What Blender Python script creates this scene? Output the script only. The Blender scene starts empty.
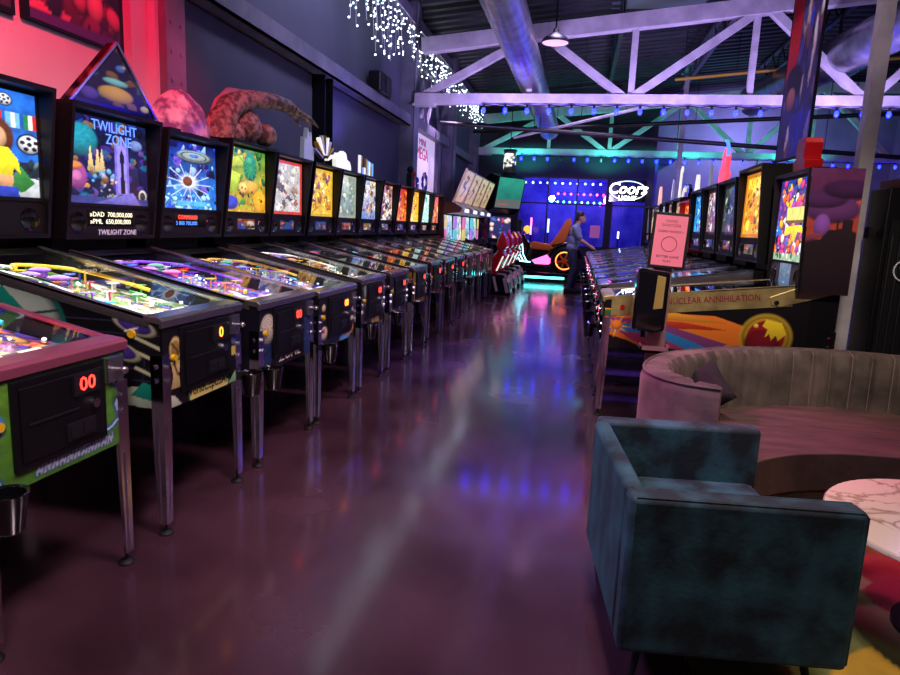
import bpy, bmesh, math, random
import numpy as np
from mathutils import Matrix, Vector
S = bpy.context.scene
COL = S.collection
PI = math.pi

def lin(v):
    v = v / 255.0
    return v / 12.92 if v <= .04045 else ((v + .055) / 1.055) ** 2.4
def c(r, g, b): return (lin(r), lin(g), lin(b), 1.0)

# ------------------------------------------------------------------ camera, world, light, exposure
cam_d = bpy.data.cameras.new('camera'); cam = bpy.data.objects.new('camera', cam_d); COL.objects.link(cam)
cam_d.sensor_width = 36; cam_d.lens = 650 / 900 * 36; cam_d.clip_end = 200
_f = 650.0
_cy = Vector((578 - 450, -(231 - 337.5), -_f)).normalized()
_c2 = Vector((678 - 450, -(231 + 100 * math.tan(math.radians(2.5)) - 337.5), -_f))
_cz = _c2.cross(_cy).normalized(); _cx = _cy.cross(_cz)
cam.matrix_world = Matrix.Translation((0, 0, 1.38)) @ Matrix((_cx, _cy, _cz)).to_4x4()
S.camera = cam
S.view_settings.view_transform = 'Standard'; S.view_settings.look = 'None'
S.view_settings.gamma = 1; S.view_settings.use_curve_mapping = False
S.view_settings.exposure = 0.25
S.cycles.use_denoising = True
S.cycles.max_bounces = 6; S.cycles.diffuse_bounces = 3; S.cycles.glossy_bounces = 4; S.cycles.transparent_max_bounces = 10
S.cycles.sample_clamp_indirect = 4.0
S.cycles.caustics_reflective = False; S.cycles.caustics_refractive = False

W = bpy.data.worlds.new('world'); S.world = W; W.use_nodes = True
W.node_tree.nodes['Background'].inputs[0].default_value = (.30, .22, .50, 1)
W.node_tree.nodes['Background'].inputs[1].default_value = .10

def lamp(kind, name, loc, energy, color, target=None, size=.3, size_y=None, spot=60, blend=.6, parent=None):
    d = bpy.data.lights.new(name, kind); d.energy = energy; d.color = color[:3]
    if kind == 'AREA':
        d.size = size
        if size_y: d.shape = 'RECTANGLE'; d.size_y = size_y
    elif kind == 'SPOT': d.spot_size = math.radians(spot); d.spot_blend = blend; d.shadow_soft_size = size
    else: d.shadow_soft_size = size
    o = bpy.data.objects.new(name, d); COL.objects.link(o); o.location = loc
    if target is not None:
        o.rotation_euler = (Vector(target) - Vector(loc)).to_track_quat('-Z', 'Y').to_euler()
    if parent: o.parent = parent
    return o
RED = (1, .04, .10); VIO = (.52, .38, 1); BLUE = (.08, .08, 1); TEAL = (.05, 1, .75); PINK = (1, .25, .55); WARM = (1, .76, .46)
lamp('SPOT', 'red_flood', (-1.7, 2.6, 3.7), 300, (1, .012, .07), (-3.2, 3.4, 2.6), .12, spot=70, blend=.5)
lamp('SPOT', 'red_flood', (-1.9, 4.3, 3.7), 90, (1, .12, .28), (-2.9, 5.0, 2.0), .10, spot=46, blend=.8)
lamp('SPOT', 'violet_flood', (-1.2, 10.5, 2.7), 180, VIO, (-1.2, 11.6, 4.2), .15, spot=150, blend=.4)
lamp('SPOT', 'violet_flood', (1.1, 10.5, 2.7), 180, VIO, (1.1, 11.6, 4.2), .15, spot=150, blend=.4)
lamp('SPOT', 'violet_flood', (3.6, 10.5, 2.7), 204, VIO, (3.6, 11.6, 4.2), .15, spot=150, blend=.4)
for _x in (-1.6, .6, 2.8, 5.2): lamp('SPOT', 'turquoise_flood', (_x, 18.45, 3.0), 60, TEAL, (_x, 19.0, 4.0), .08, spot=130, blend=.4)
lamp('SPOT', 'violet_wall_washer', (-2.6, 13.2, 4.0), 190, (.75, .5, 1), (-3.2, 13.3, 2.6), .1, spot=75)
lamp('SPOT', 'blue_wall_washer', (-2.6, 8.2, 2.2), 30, (.2, .16, 1), (-3.2, 8.3, 3.1), .1, spot=90)
lamp('SPOT', 'violet_wall_lamp', (-1.3, 7.4, 4.4), 170, (.6, .55, 1), (-3.2, 7.8, 2.7), .3, spot=125, blend=.6)
lamp('SPOT', 'lounge_downlight', (1.9, 2.6, 4.4), 110, WARM, (1.4, 2.6, .3), .3, spot=80, blend=.7)
lamp('SPOT', 'lounge_pink_flood', (-2.0, 3.0, 3.7), 620, (1, .12, .55), (.5, 3.3, .6), .15, spot=26, blend=.7)
lamp('SPOT', 'lounge_red_flood', (2.4, 5.6, 4.3), 85, (1, .14, .14), (1.5, 3.5, .4), .25, spot=55, blend=.8)
lamp('SPOT', 'row_fill', (.7, 1.2, 3.9), 400, (1, .82, .72), (1.2, 5.0, .9), .2, spot=42, blend=.7)  # added fill to brighten the near side of the right row
lamp('SPOT', 'lounge_fill', (1.1, .1, 3.3), 90, (1, .88, .75), (.8, 2.1, 0), .3, spot=44, blend=.8)  # unseen fill from the camera side for the chair front and rug
lamp('SPOT', 'chair_fill', (-2.3, 1.5, 3.3), 270, (.6, .5, 1), (.2, 2.3, .4), .3, spot=40, blend=.8)  # added violet fill for the armchair's outer back, no fitting there
lamp('SPOT', 'aisle_fill', (.1, 1.8, 4.5), 430, (1, .72, .80), (-1.3, 2.8, .5), .35, spot=84, blend=.7)  # aisle fills, here and below, added for general brightness, not ceiling fittings
lamp('SPOT', 'aisle_fill', (-.1, 5.2, 4.6), 330, (.92, .70, .95), (-1.0, 5.6, .4), .35, spot=90, blend=.7)
lamp('SPOT', 'aisle_fill', (-.1, 9.0, 4.4), 330, (.75, .6, 1), (-.6, 9.0, .2), .9, spot=96, blend=.7)
lamp('SPOT', 'aisle_fill', (.1, 13.2, 4.4), 330, (.72, .58, 1), (-.3, 13.4, .2), .9, spot=96, blend=.7)
lamp('SPOT', 'far_fill', (-.5, 16.4, 4.7), 300, (.7, .55, 1), (-.5, 16.4, 0), .6, spot=95, blend=.7)  # fill added to lift the far end of the aisle
lamp('SPOT', 'cabinet_side_fill', (.2, -.8, 3.6), 420, (1, .78, .85), (-2.0, 2.9, .8), .3, spot=48, blend=.8)  # unseen fill near the camera so the left cabinet sides show
lamp('SPOT', 'blue_floor_fill', (.9, 7.0, 4.4), 2400, (.18, .13, 1), (-.1, 6.6, 0), .5, spot=44, blend=.9)  # added blue fill that tints the aisle floor
lamp('SPOT', 'violet_floor_fill', (-.3, 10.0, 4.3), 2100, (.62, .48, 1), (-.5, 10.2, 0), .7, spot=50, blend=.9)  # added violet fill to brighten the floor farther along
lamp('POINT', 'side_downlight', (4.6, 8.5, 3.8), 90, (.6, .45, 1), size=.3)
lamp('SPOT', 'banner_fill', (.2, 3.6, 4.2), 110, (1, .8, .9), (1.66, 5.9, 3.0), .1, spot=36, blend=.6)  # extra fill added to make the banner print readable

# ------------------------------------------------------------------ helpers
def mat(name, col, rough=.5, metal=0, emit=None, strength=1.0, spec=None, coat=0, sheen=0, sheen_tint=None):
    m = bpy.data.materials.new(name); m.use_nodes = True
    b = m.node_tree.nodes['Principled BSDF']
    b.inputs['Base Color'].default_value = col; b.inputs['Roughness'].default_value = rough; b.inputs['Metallic'].default_value = metal
    if emit is not None: b.inputs['Emission Color'].default_value = emit; b.inputs['Emission Strength'].default_value = strength
    if spec is not None: b.inputs['Specular IOR Level'].default_value = spec
    if coat: b.inputs['Coat Weight'].default_value = coat; b.inputs['Coat Roughness'].default_value = .08
    if sheen:
        b.inputs['Sheen Weight'].default_value = sheen; b.inputs['Sheen Roughness'].default_value = .35
        if sheen_tint: b.inputs['Sheen Tint'].default_value = sheen_tint
    return m
def noisy(m, c1, c2, scale=5, detail=6, lo=.35, hi=.65, rough=None, bump=0, bscale=None, stretch=None, coord='Object'):
    nt = m.node_tree; N = nt.nodes; L = nt.links; b = N['Principled BSDF']
    tc = N.new('ShaderNodeTexCoord'); mp = N.new('ShaderNodeMapping'); n = N.new('ShaderNodeTexNoise'); r = N.new('ShaderNodeValToRGB')
    if stretch: mp.inputs['Scale'].default_value = stretch
    L.new(tc.outputs[coord], mp.inputs[0]); L.new(mp.outputs[0], n.inputs['Vector'])
    n.inputs['Scale'].default_value = scale; n.inputs['Detail'].default_value = detail
    r.color_ramp.elements[0].position = lo; r.color_ramp.elements[0].color = c1
    r.color_ramp.elements[1].position = hi; r.color_ramp.elements[1].color = c2
    L.new(n.outputs[0], r.inputs[0]); L.new(r.outputs[0], b.inputs['Base Color'])
    if rough:
        mr = N.new('ShaderNodeMapRange'); mr.inputs[1].default_value = lo; mr.inputs[2].default_value = hi
        mr.inputs[3].default_value = rough[0]; mr.inputs[4].default_value = rough[1]
        L.new(n.outputs[0], mr.inputs[0]); L.new(mr.outputs[0], b.inputs['Roughness'])
    if bump:
        n2 = N.new('ShaderNodeTexNoise'); n2.inputs['Scale'].default_value = bscale or scale * 8; n2.inputs['Detail'].default_value = 3
        L.new(mp.outputs[0], n2.inputs['Vector'])
        bp = N.new('ShaderNodeBump'); bp.inputs['Strength'].default_value = bump; bp.inputs['Distance'].default_value = .01
        L.new(n2.outputs[0], bp.inputs['Height']); L.new(bp.outputs[0], b.inputs['Normal'])
    return m
def art_mat(name, strength, rough=.15, base=1.0):
    m = bpy.data.materials.new(name); m.use_nodes = True
    nt = m.node_tree; b = nt.nodes['Principled BSDF']; a = nt.nodes.new('ShaderNodeAttribute'); a.attribute_name = 'Col'
    b.inputs['Roughness'].default_value = rough
    if base > 0: nt.links.new(a.outputs['Color'], b.inputs['Base Color'])
    else: b.inputs['Base Color'].default_value = (.01, .01, .01, 1)
    if strength > 0:
        nt.links.new(a.outputs['Color'], b.inputs['Emission Color']); b.inputs['Emission Strength'].default_value = strength
    return m
def clear_mat(name, tint=(1, 1, 1, 1), ior=1.45, rough=.01):
    m = bpy.data.materials.new(name); m.use_nodes = True; nt = m.node_tree; nt.nodes.clear()
    o = nt.nodes.new('ShaderNodeOutputMaterial'); mx = nt.nodes.new('ShaderNodeMixShader'); fr = nt.nodes.new('ShaderNodeFresnel')
    t = nt.nodes.new('ShaderNodeBsdfTransparent'); g = nt.nodes.new('ShaderNodeBsdfGlossy')
    t.inputs[0].default_value = tint; g.inputs['Roughness'].default_value = rough; fr.inputs[0].default_value = ior
    nt.links.new(fr.outputs[0], mx.inputs[0]); nt.links.new(t.outputs[0], mx.inputs[1]); nt.links.new(g.outputs[0], mx.inputs[2]); nt.links.new(mx.outputs[0], o.inputs[0])
    return m

class MB:
    """collects shapes for one mesh"""
    def __init__(s): s.v = []; s.f = []; s.mi = []; s.T = None
    def add(s, vs, fs, m=0):
        k = len(s.v)
        if s.T is not None: vs = [tuple(s.T @ Vector(p)) for p in vs]
        s.v += [tuple(p) for p in vs]
        for f in fs: s.f.append(tuple(i + k for i in f)); s.mi.append(m)
        return s
    def box(s, x0, x1, y0, y1, z0, z1, m=0):
        return s.add([(x0,y0,z0),(x1,y0,z0),(x1,y1,z0),(x0,y1,z0),(x0,y0,z1),(x1,y0,z1),(x1,y1,z1),(x0,y1,z1)],
              [(0,3,2,1),(4,5,6,7),(0,1,5,4),(1,2,6,5),(2,3,7,6),(3,0,4,7)], m)
    def prism(s, poly, fn, t0, t1, m=0):
        n = len(poly)
        return s.add([fn(a, b, t0) for a, b in poly] + [fn(a, b, t1) for a, b in poly],
              [tuple(range(n))[::-1], tuple(range(n, 2*n))] + [(i, (i+1) % n, n + (i+1) % n, n + i) for i in range(n)], m)
    def cyl(s, p0, p1, r0, r1=None, n=12, m=0):
        r1 = r0 if r1 is None else r1
        p0 = Vector(p0); p1 = Vector(p1); d = (p1 - p0).normalized()
        a = d.orthogonal().normalized(); b = d.cross(a)
        vs = []
        for p, r in ((p0, r0), (p1, r1)):
            for i in range(n):
                t = 2*PI*i/n; vs.append(p + (a*math.cos(t) + b*math.sin(t))*r)
        return s.add(vs, [tuple(range(n))[::-1], tuple(range(n, 2*n))] + [(i, (i+1) % n, n+(i+1) % n, n+i) for i in range(n)], m)
    def bar(s, p0, p1, w, h, up=(0,0,1), m=0):
        p0 = Vector(p0); p1 = Vector(p1); d = (p1-p0).normalized(); u = Vector(up); sd = d.cross(u).normalized(); u = sd.cross(d)
        vs = [p + sd*a*w/2 + u*b*h/2 for p in (p0, p1) for a, b in ((-1,-1),(1,-1),(1,1),(-1,1))]
        return s.add(vs, [(3,2,1,0),(4,5,6,7),(0,1,5,4),(1,2,6,5),(2,3,7,6),(3,0,4,7)], m)
    def tube(s, pts, r, n=8, m=0):
        pts = [Vector(p) for p in pts]; rs = r if isinstance(r, (list, tuple)) else [r]*len(pts)
        vs = []; fs = []; a = None
        for i, p in enumerate(pts):
            d = (pts[min(i+1, len(pts)-1)] - pts[max(i-1, 0)]).normalized()
            a = d.orthogonal().normalized() if a is None else (a - d*a.dot(d)).normalized()
            b = d.cross(a)
            for k in range(n):
                t = 2*PI*k/n; vs.append(p + (a*math.cos(t)+b*math.sin(t))*rs[i])
        for i in range(len(pts)-1):
            for k in range(n): fs.append((i*n+k, i*n+(k+1) % n, (i+1)*n+(k+1) % n, (i+1)*n+k))
        fs += [tuple(range(n))[::-1], tuple(range((len(pts)-1)*n, len(pts)*n))]
        return s.add(vs, fs, m)
    def lathe(s, prof, n=20, o=(0,0,0), M=None, m=0):
        vs = []; fs = []; k = len(prof)
        for i in range(n):
            t = 2*PI*i/n
            for r, z in prof:
                p = Vector((r*math.cos(t), r*math.sin(t), z))
                if M is not None: p = M @ p
                vs.append(p + Vector(o))
        for i in range(n):
            j = (i+1) % n
            for q in range(k-1): fs.append((i*k+q, j*k+q, j*k+q+1, i*k+q+1))
        if prof[0][0] > 1e-5: fs.append(tuple(i*k for i in range(n))[::-1])
        if prof[-1][0] > 1e-5: fs.append(tuple(i*k+k-1 for i in range(n)))
        return s.add(vs, fs, m)
    def ball(s, o, r, n=10, k=6, m=0):
        r3 = r if isinstance(r, (tuple, list)) else (r, r, r)
        prof = [(max(math.sin(PI*i/k), 1e-6), -math.cos(PI*i/k)) for i in range(k+1)]
        return s.lathe(prof, n, o, Matrix.Diagonal(r3), m)
    def mesh(s, name, mats, smooth=False, weld=True):
        me = bpy.data.meshes.new(name); me.from_pydata(s.v, [], s.f)
        for x in (mats if isinstance(mats, (list, tuple)) else [mats]): me.materials.append(x)
        me.polygons.foreach_set('material_index', s.mi)
        bm = bmesh.new(); bm.from_mesh(me)
        if weld: bmesh.ops.remove_doubles(bm, verts=bm.verts, dist=1e-5)
        bmesh.ops.recalc_face_normals(bm, faces=bm.faces); bm.to_mesh(me); bm.free()
        if smooth:
            me.polygons.foreach_set('use_smooth', [True]*len(me.polygons)); me.set_sharp_from_angle(angle=math.radians(40))
        return me

def link(name, me, parent=None, loc=None, label=None):
    o = bpy.data.objects.new(name, me); COL.objects.link(o)
    if parent is not None: o.parent = parent
    if loc is not None: o.location = loc
    if label: o['label'] = label
    return o
def part(name, mb, mats, parent=None, smooth=False, label=None, bevel=0, seg=2):
    o = link(name, mb.mesh(name, mats, smooth), parent, None, label)
    if bevel: md = o.modifiers.new('bevel', 'BEVEL'); md.width = bevel; md.segments = seg; md.limit_method = 'ANGLE'
    return o
def tag(o, label, cat, group=None):
    o['label'] = label; o['category'] = cat
    if group: o['group'] = group
    return o
def thing(name, label, cat, loc=(0,0,0), rz=0, group=None):
    o = bpy.data.objects.new(name, None); COL.objects.link(o); o.location = loc; o.rotation_euler = (0,0,rz); o.empty_display_size = .1
    return tag(o, label, cat, group)
def struct(name, mb, mats, smooth=False, parent=None, bevel=0):
    o = part(name, mb, mats, parent, smooth, bevel=bevel)
    if parent is None: o['kind'] = 'structure'
    return o
CACHE = {}
def cached(key, name, fn, mats, smooth=False):
    if key not in CACHE:
        mb = MB(); fn(mb); CACHE[key] = mb.mesh(name, mats, smooth)
    return CACHE[key]

# frame matrices: text/art plane (right, up, out)
def frame(o, right, up):
    r = Vector(right).normalized(); u = Vector(up).normalized(); n = r.cross(u)
    M = Matrix((r, u, n)).transposed().to_4x4(); M.translation = Vector(o); return M
FX = lambda o: frame(o, (0,1,0), (0,0,1))       # faces +x
FNY = lambda o: frame(o, (1,0,0), (0,0,1))      # faces -y
FPY = lambda o: frame(o, (-1,0,0), (0,0,1))     # faces +y
FNX = lambda o: frame(o, (0,-1,0), (0,0,1))     # faces -x
def text(name, s, size, M, m, parent=None, depth=.0015, align='CENTER', shear=0, sx=1, bold=0):
    cu = bpy.data.curves.new('tmp', 'FONT'); cu.body = s; cu.size = size; cu.extrude = depth; cu.align_x = align; cu.align_y = 'CENTER'; cu.shear = shear; cu.resolution_u = 2; cu.offset = bold
    cu.space_line = .85
    t = bpy.data.objects.new('tmp', cu); COL.objects.link(t)
    me = bpy.data.meshes.new_from_object(t); bpy.data.objects.remove(t); bpy.data.curves.remove(cu)
    me.transform(M @ Matrix.Diagonal((sx,1,1,1))); me.materials.clear(); me.materials.append(m); me.name = name
    return link(name, me, parent)

# ------------------------------------------------------------------ painted panels (colours per vertex)
def L3(rgb): return np.array([lin(x) for x in rgb])
class Paint:
    def __init__(s, nx, ny, base, base2=None):
        s.nx, s.ny = nx, ny
        s.u, s.v = np.meshgrid(np.linspace(0, 1, nx), np.linspace(0, 1, ny))
        b = L3(base); b2 = L3(base2 or base)
        s.a = b*(1-s.v[..., None]) + b2*s.v[..., None]
    def mix(s, mask, col): s.a = s.a*(1-mask[..., None]) + L3(col)*mask[..., None]; return s
    def ell(s, u, v, ru, rv, col, rot=0, soft=.15, edge=None, alpha=1):
        du = s.u-u; dv = s.v-v; ca, sa = math.cos(rot), math.sin(rot)
        d = np.sqrt(((du*ca+dv*sa)/ru)**2 + ((dv*ca-du*sa)/rv)**2)
        if edge is not None: s.mix(np.clip((1.18-d)/soft, 0, 1), edge)
        k = (np.clip((1-d)/soft, 0, 1)*alpha)[..., None]; f = np.clip(1.2-.55*d*d+.5*dv/rv, .35, 1.5)[..., None]
        s.a = s.a*(1-k) + L3(col)*f*k; return s
    def ring(s, u, v, ru, rv, col, w=.12):
        d = np.sqrt(((s.u-u)/ru)**2 + ((s.v-v)/rv)**2); return s.mix(np.clip((w-abs(d-1))/(w*.5), 0, 1), col)
    def rect(s, u0, v0, u1, v1, col, alpha=1):
        return s.mix(((s.u >= u0) & (s.u <= u1) & (s.v >= v0) & (s.v <= v1)).astype(float)*alpha, col)
    def poly(s, pts, col):
        ins = np.zeros(s.u.shape, bool); n = len(pts)
        for i in range(n):
            x0, y0 = pts[i]; x1, y1 = pts[(i+1) % n]
            if y0 == y1: continue
            cnd = (s.v > min(y0, y1)) & (s.v <= max(y0, y1)); ins ^= cnd & (s.u < x0 + (s.v-y0)/(y1-y0)*(x1-x0))
        ys = [p[1] for p in pts]; k = ins.astype(float)[..., None]; f = (.65+.75*np.clip((s.v-min(ys))/(max(ys)-min(ys)+1e-6), 0, 1))[..., None]
        s.a = s.a*(1-k) + L3(col)*f*k; return s
    def line(s, pts, w, col, asp=1.0):
        for (x0, y0), (x1, y1) in zip(pts[:-1], pts[1:]):
            dx, dy = x1-x0, (y1-y0)*asp; l2 = dx*dx+dy*dy+1e-9
            t = np.clip(((s.u-x0)*dx + (s.v-y0)*asp*dy)/l2, 0, 1)
            d = np.hypot(s.u-x0-t*dx, (s.v-y0)*asp-t*dy); s.mix(np.clip((w-d)/(w*.4), 0, 1), col)
        return s
    def busy(s, pal, seed, n=60, smin=.03, smax=.13, box=(0, 0, 1, 1), edge=True):
        r = random.Random(seed)
        for i in range(n):
            k = smax*(1-i/n) + smin
            u = r.uniform(box[0], box[2]); v = r.uniform(box[1], box[3]); col = r.choice(pal); e = (8, 8, 14) if edge and r.random() < .6 else None
            if r.random() < .6: s.ell(u, v, k*r.uniform(.4, 1.2), k*r.uniform(.3, 1), col, r.uniform(0, 3), .25, e)
            else:
                a = r.uniform(0, 6.3); m = r.choice((3, 4, 5)); rr = [k*r.uniform(.5, 1.2) for _ in range(m)]
                s.poly([(u+rr[j]*math.cos(a+6.283*j/m), v+rr[j]*math.sin(a+6.283*j/m)) for j in range(m)], col)
        return s
    def noise(s, seed, amt=.4, cells=9):
        r = np.random.RandomState(seed); out = np.zeros(s.u.shape)
        for k, w in ((cells, .6), (cells*2.3, .4)):
            k = int(k); g = r.rand(k+2, k+2); x = s.u*k; y = s.v*k; i = x.astype(int); j = y.astype(int); fx = x-i; fy = y-j
            fx = fx*fx*(3-2*fx); fy = fy*fy*(3-2*fy)
            out += w*((g[j, i]*(1-fx)+g[j, i+1]*fx)*(1-fy) + (g[j+1, i]*(1-fx)+g[j+1, i+1]*fx)*fy)
        s.a = s.a*(1-amt+2*amt*out)[..., None]; return s
def panel(name, P, w, h, M, m, parent=None, cut=None, label=None):
    """flat painted panel centred on M, w along its right, h along its up"""
    nx, ny = P.nx, P.ny
    xs = (P.u-.5)*w; ys = (P.v-.5)*h
    R = np.array(M.to_3x3()); t = np.array(M.translation)
    co = xs.reshape(-1, 1)*R[:, 0] + ys.reshape(-1, 1)*R[:, 1] + t
    idx = np.arange(nx*ny).reshape(ny, nx)
    q = np.stack([idx[:-1, :-1], idx[:-1, 1:], idx[1:, 1:], idx[1:, :-1]], -1).reshape(-1, 4)
    if cut is not None:
        cu = (P.u.reshape(-1)[q].mean(1)-.5)*w; cv = (P.v.reshape(-1)[q].mean(1)-.5)*h; q = q[cut(cu, cv)]
        used = np.unique(q); remap = -np.ones(nx*ny, int); remap[used] = np.arange(len(used)); q = remap[q]; co = co[used]; colr = P.a.reshape(-1, 3)[used]
    else: colr = P.a.reshape(-1, 3)
    me = bpy.data.meshes.new(name); me.from_pydata(co.tolist(), [], q.tolist())
    at = me.color_attributes.new('Col', 'FLOAT_COLOR', 'POINT')
    at.data.foreach_set('color', np.c_[np.clip(colr, 0, 4), np.ones(len(colr))].astype(np.float32).ravel())
    me.materials.append(m)
    return link(name, me, parent, None, label)

# ------------------------------------------------------------------ materials
M_floor = noisy(mat('polished_concrete', c(40,30,36), .2, spec=.6, coat=.75), c(46,26,35), c(82,52,64), 1.3, 8, .3, .7, (.16, .30), .03, 14)
M_floor.node_tree.nodes['Principled BSDF'].inputs['Coat Roughness'].default_value = .11; M_floor.node_tree.nodes['Principled BSDF'].inputs['Coat IOR'].default_value = 1.6
M_wall = noisy(mat('grey_wall_paint', c(74,76,92), .7), c(66,68,84), c(82,84,100), .8, 3)
M_wallw = noisy(mat('white_wall_paint', c(205,200,205), .6), c(198,192,196), c(214,210,214), 1.2, 3)
M_dark = noisy(mat('dark_wall_paint', c(34,32,42), .6), c(28,26,36), c(40,38,50), 1, 3)
M_steel = noisy(mat('grey_steel_paint', c(110,110,124), .45), c(98,98,112), c(124,124,136), 3, 4)
M_steeld = mat('black_steel_paint', c(22,22,26), .4)
M_white = noisy(mat('white_steel_paint', c(190,186,190), .45), c(178,172,178), c(206,202,206), 4, 4)
M_deck = noisy(mat('dark_deck', c(30,28,34), .5), c(24,22,28), c(38,36,42), 2, 3)
M_duct = noisy(mat('galvanised_steel', c(170,172,180), .32, 1), c(150,152,160), c(190,192,200), 6, 3)
M_black = mat('black_paint', c(11,10,13), .42, spec=.3)
M_blackm = mat('black_matte', c(11,11,13), .6, spec=.3)
M_gloss = mat('black_gloss_plastic', c(10,10,12), .12, coat=.6)
M_chrome = mat('chrome', c(230,230,236), .12, 1)
M_stain = noisy(mat('brushed_steel', c(180,178,186), .24, .93), c(160,158,162), c(200,198,202), 30, 2, stretch=(1, 12, 12))
M_gold = noisy(mat('brass_rail', c(190,170,110), .38, .55), c(160,140,90), c(215,196,130), 6, 3)
M_glass = clear_mat('playfield_glass', (.97, .97, .98, 1))
M_winglass = clear_mat('window_glass', (.86, .86, .95, 1))
M_back = art_mat('backlit_translite', 1.15, .12, 0)
M_backdim = art_mat('backlit_translite_dim', .55, .15, 0)
M_art = art_mat('printed_art', 0, .35)
M_pf = art_mat('playfield_print', 0, .2)
M_rugm = art_mat('rug_pile', 0, .95)
M_redled = mat('red_led', c(60,0,0), .4, emit=(1,.03,.02,1), strength=5)
M_orled = mat('orange_led', c(60,20,0), .4, emit=(1,.20,.02,1), strength=5)
M_whled = mat('white_led', c(80,80,80), .4, emit=(.95,.97,1,1), strength=6)
M_dmd = mat('amber_dots', c(60,50,30), .4, emit=(1,.88,.6,1), strength=1.6)
M_bluled = mat('blue_bulb', c(20,20,120), .3, emit=(.003,.005,1,1), strength=38)
M_ice = mat('cool_white_bulb', c(200,210,220), .3, emit=(.72,.85,1,1), strength=6)
M_neon = mat('white_neon', c(230,230,220), .3, emit=(1,1,.92,1), strength=7)
M_bulb = mat('lit_bulb', c(240,230,200), .3, emit=(1,.85,.6,1), strength=3)
M_unlit = mat('clear_bulb', c(120,120,130), .2)
M_yel = mat('yellow_plastic', c(225,180,30), .25); M_redp = mat('red_plastic', c(190,20,25), .25); M_blup = mat('blue_plastic', c(40,70,200), .25)
M_grnp = mat('green_plastic', c(30,160,80), .25); M_purp = mat('purple_plastic', c(120,60,190), .25); M_whp = mat('white_plastic', c(225,225,230), .25); M_orp = mat('orange_plastic', c(235,120,25), .28)
M_pinkp = mat('pink_plastic', c(225,90,150), .25); M_cyanp = mat('cyan_plastic', c(50,190,220), .25)
M_cream = mat('cream_print', c(226,210,170), .4)
PLAST = [M_yel, M_redp, M_blup, M_grnp, M_purp, M_whp, M_orp, M_pinkp, M_cyanp]

exec_order = None
# ------------------------------------------------------------------ setting
mb = MB().box(-3.6, 9, -2.5, 25, -.1, 0); struct('floor', mb, M_floor)
def roofz(x): return 5.05 + .1*(min(x, 5)+3.2)
# roof deck: ribs across the hall
mb = MB(); prof = []
y = -2.5
while y < 25: prof += [(y, 0), (y+.12, 0), (y+.16, .09), (y+.28, .09), (y+.32, 0)]; y += .32
xs = (-3.6, 5, 9)
vs = [(x, yy, roofz(x)+zz) for x in xs for yy, zz in prof]; n = len(prof)
mb.add(vs, [(i*n+j, i*n+j+1, (i+1)*n+j+1, (i+1)*n+j) for i in range(2) for j in range(n-1)])
mb.add([(x, yy, roofz(x)+.25) for x in xs for yy in (-2.5, 25)], [(0,1,3,2),(2,3,5,4)])
struct('ceiling', mb, M_deck)
# left wall: white painted bay at the near end, grey panels beyond, a white display bay farther on
struct('wall_left', MB().box(-3.5, -3.2, 4.42, 25, 0, 5.1), M_wall)
struct('wall_left_near', MB().box(-3.5, -3.2, -2.5, 4.42, 0, 5.1), M_wallw)
struct('trim_1', MB().box(-3.2, -3.14, 4.28, 4.46, 0, 5.05).box(-3.2, -3.08, 4.46, 4.5, 0, 5.05), M_wallw)
def channel(mb, x, y, w, d, z0, z1, fl=.012):
    mb.box(x, x+d, y-w/2, y-w/2+fl, z0, z1).box(x, x+d, y+w/2-fl, y+w/2, z0, z1).box(x, x+fl, y-w/2, y+w/2, z0, z1)
mb = MB().box(-3.2, -3.02, 4.5, 4.74, 0, 5.05)
for k in range(16):
    for yy in (4.56, 4.68): mb.cyl((-3.02, yy, 1.95+k*.2), (-3.012, yy, 1.95+k*.2), .014, n=8)
struct('trim_2', mb, M_steel)
mb = MB(); channel(mb, -3.2, 7.72, .26, .16, 0, 3.1); struct('trim_3', mb, M_steeld)
for i, y0 in enumerate((11.62, 15.3, 18.9)):
    mb = MB().box(-3.2, -2.95, y0-.17, y0-.15, 0, 5.1).box(-3.2, -2.95, y0+.15, y0+.17, 0, 5.1).box(-3.09, -3.07, y0-.15, y0+.15, 0, 5.1)
    mb.box(-2.96, -2.945, y0-.17, y0+.17, 0, 5.1); struct('trim_%d' % (4+i), mb, M_steel)
mb = MB().box(-3.2, -3.0, 4.76, 11.45, 3.06, 3.08).box(-3.2, -3.18, 4.76, 11.45, 3.06, 3.24).box(-3.03, -3.0, 4.76, 11.45, 3.06, 3.24); struct('trim_7', mb, M_steel)
mb = MB().box(-3.2, -3.0, 11.8, 15.1, 3.12, 3.3).box(-3.2, -3.05, 15.5, 18.7, 3.12, 3.3); struct('trim_8', mb, M_steel)
mb = MB().box(-3.2, -3.02, -2, 25, 4.78, 4.98); struct('trim_9', mb, M_steel)
struct('trim_10', MB().box(-3.2, -3.12, 14.35, 14.65, 0, 3.12), M_steel)
# web bracing of the wall frame between the far columns
mb = MB()
zz = [(11.8, 3.3), (12.4, 4.2), (13.0, 3.3), (13.6, 4.2), (14.2, 3.3), (14.8, 4.2), (15.1, 3.4)]
for a, b in zip(zz[:-1], zz[1:]): mb.bar((-3.08, a[0], a[1]), (-3.08, b[0], b[1]), .05, .05, (1,0,0))
mb.bar((-3.08, 11.8, 4.22), (-3.08, 15.1, 4.22), .06, .06); struct('trim_11', mb, M_steel)
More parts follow.
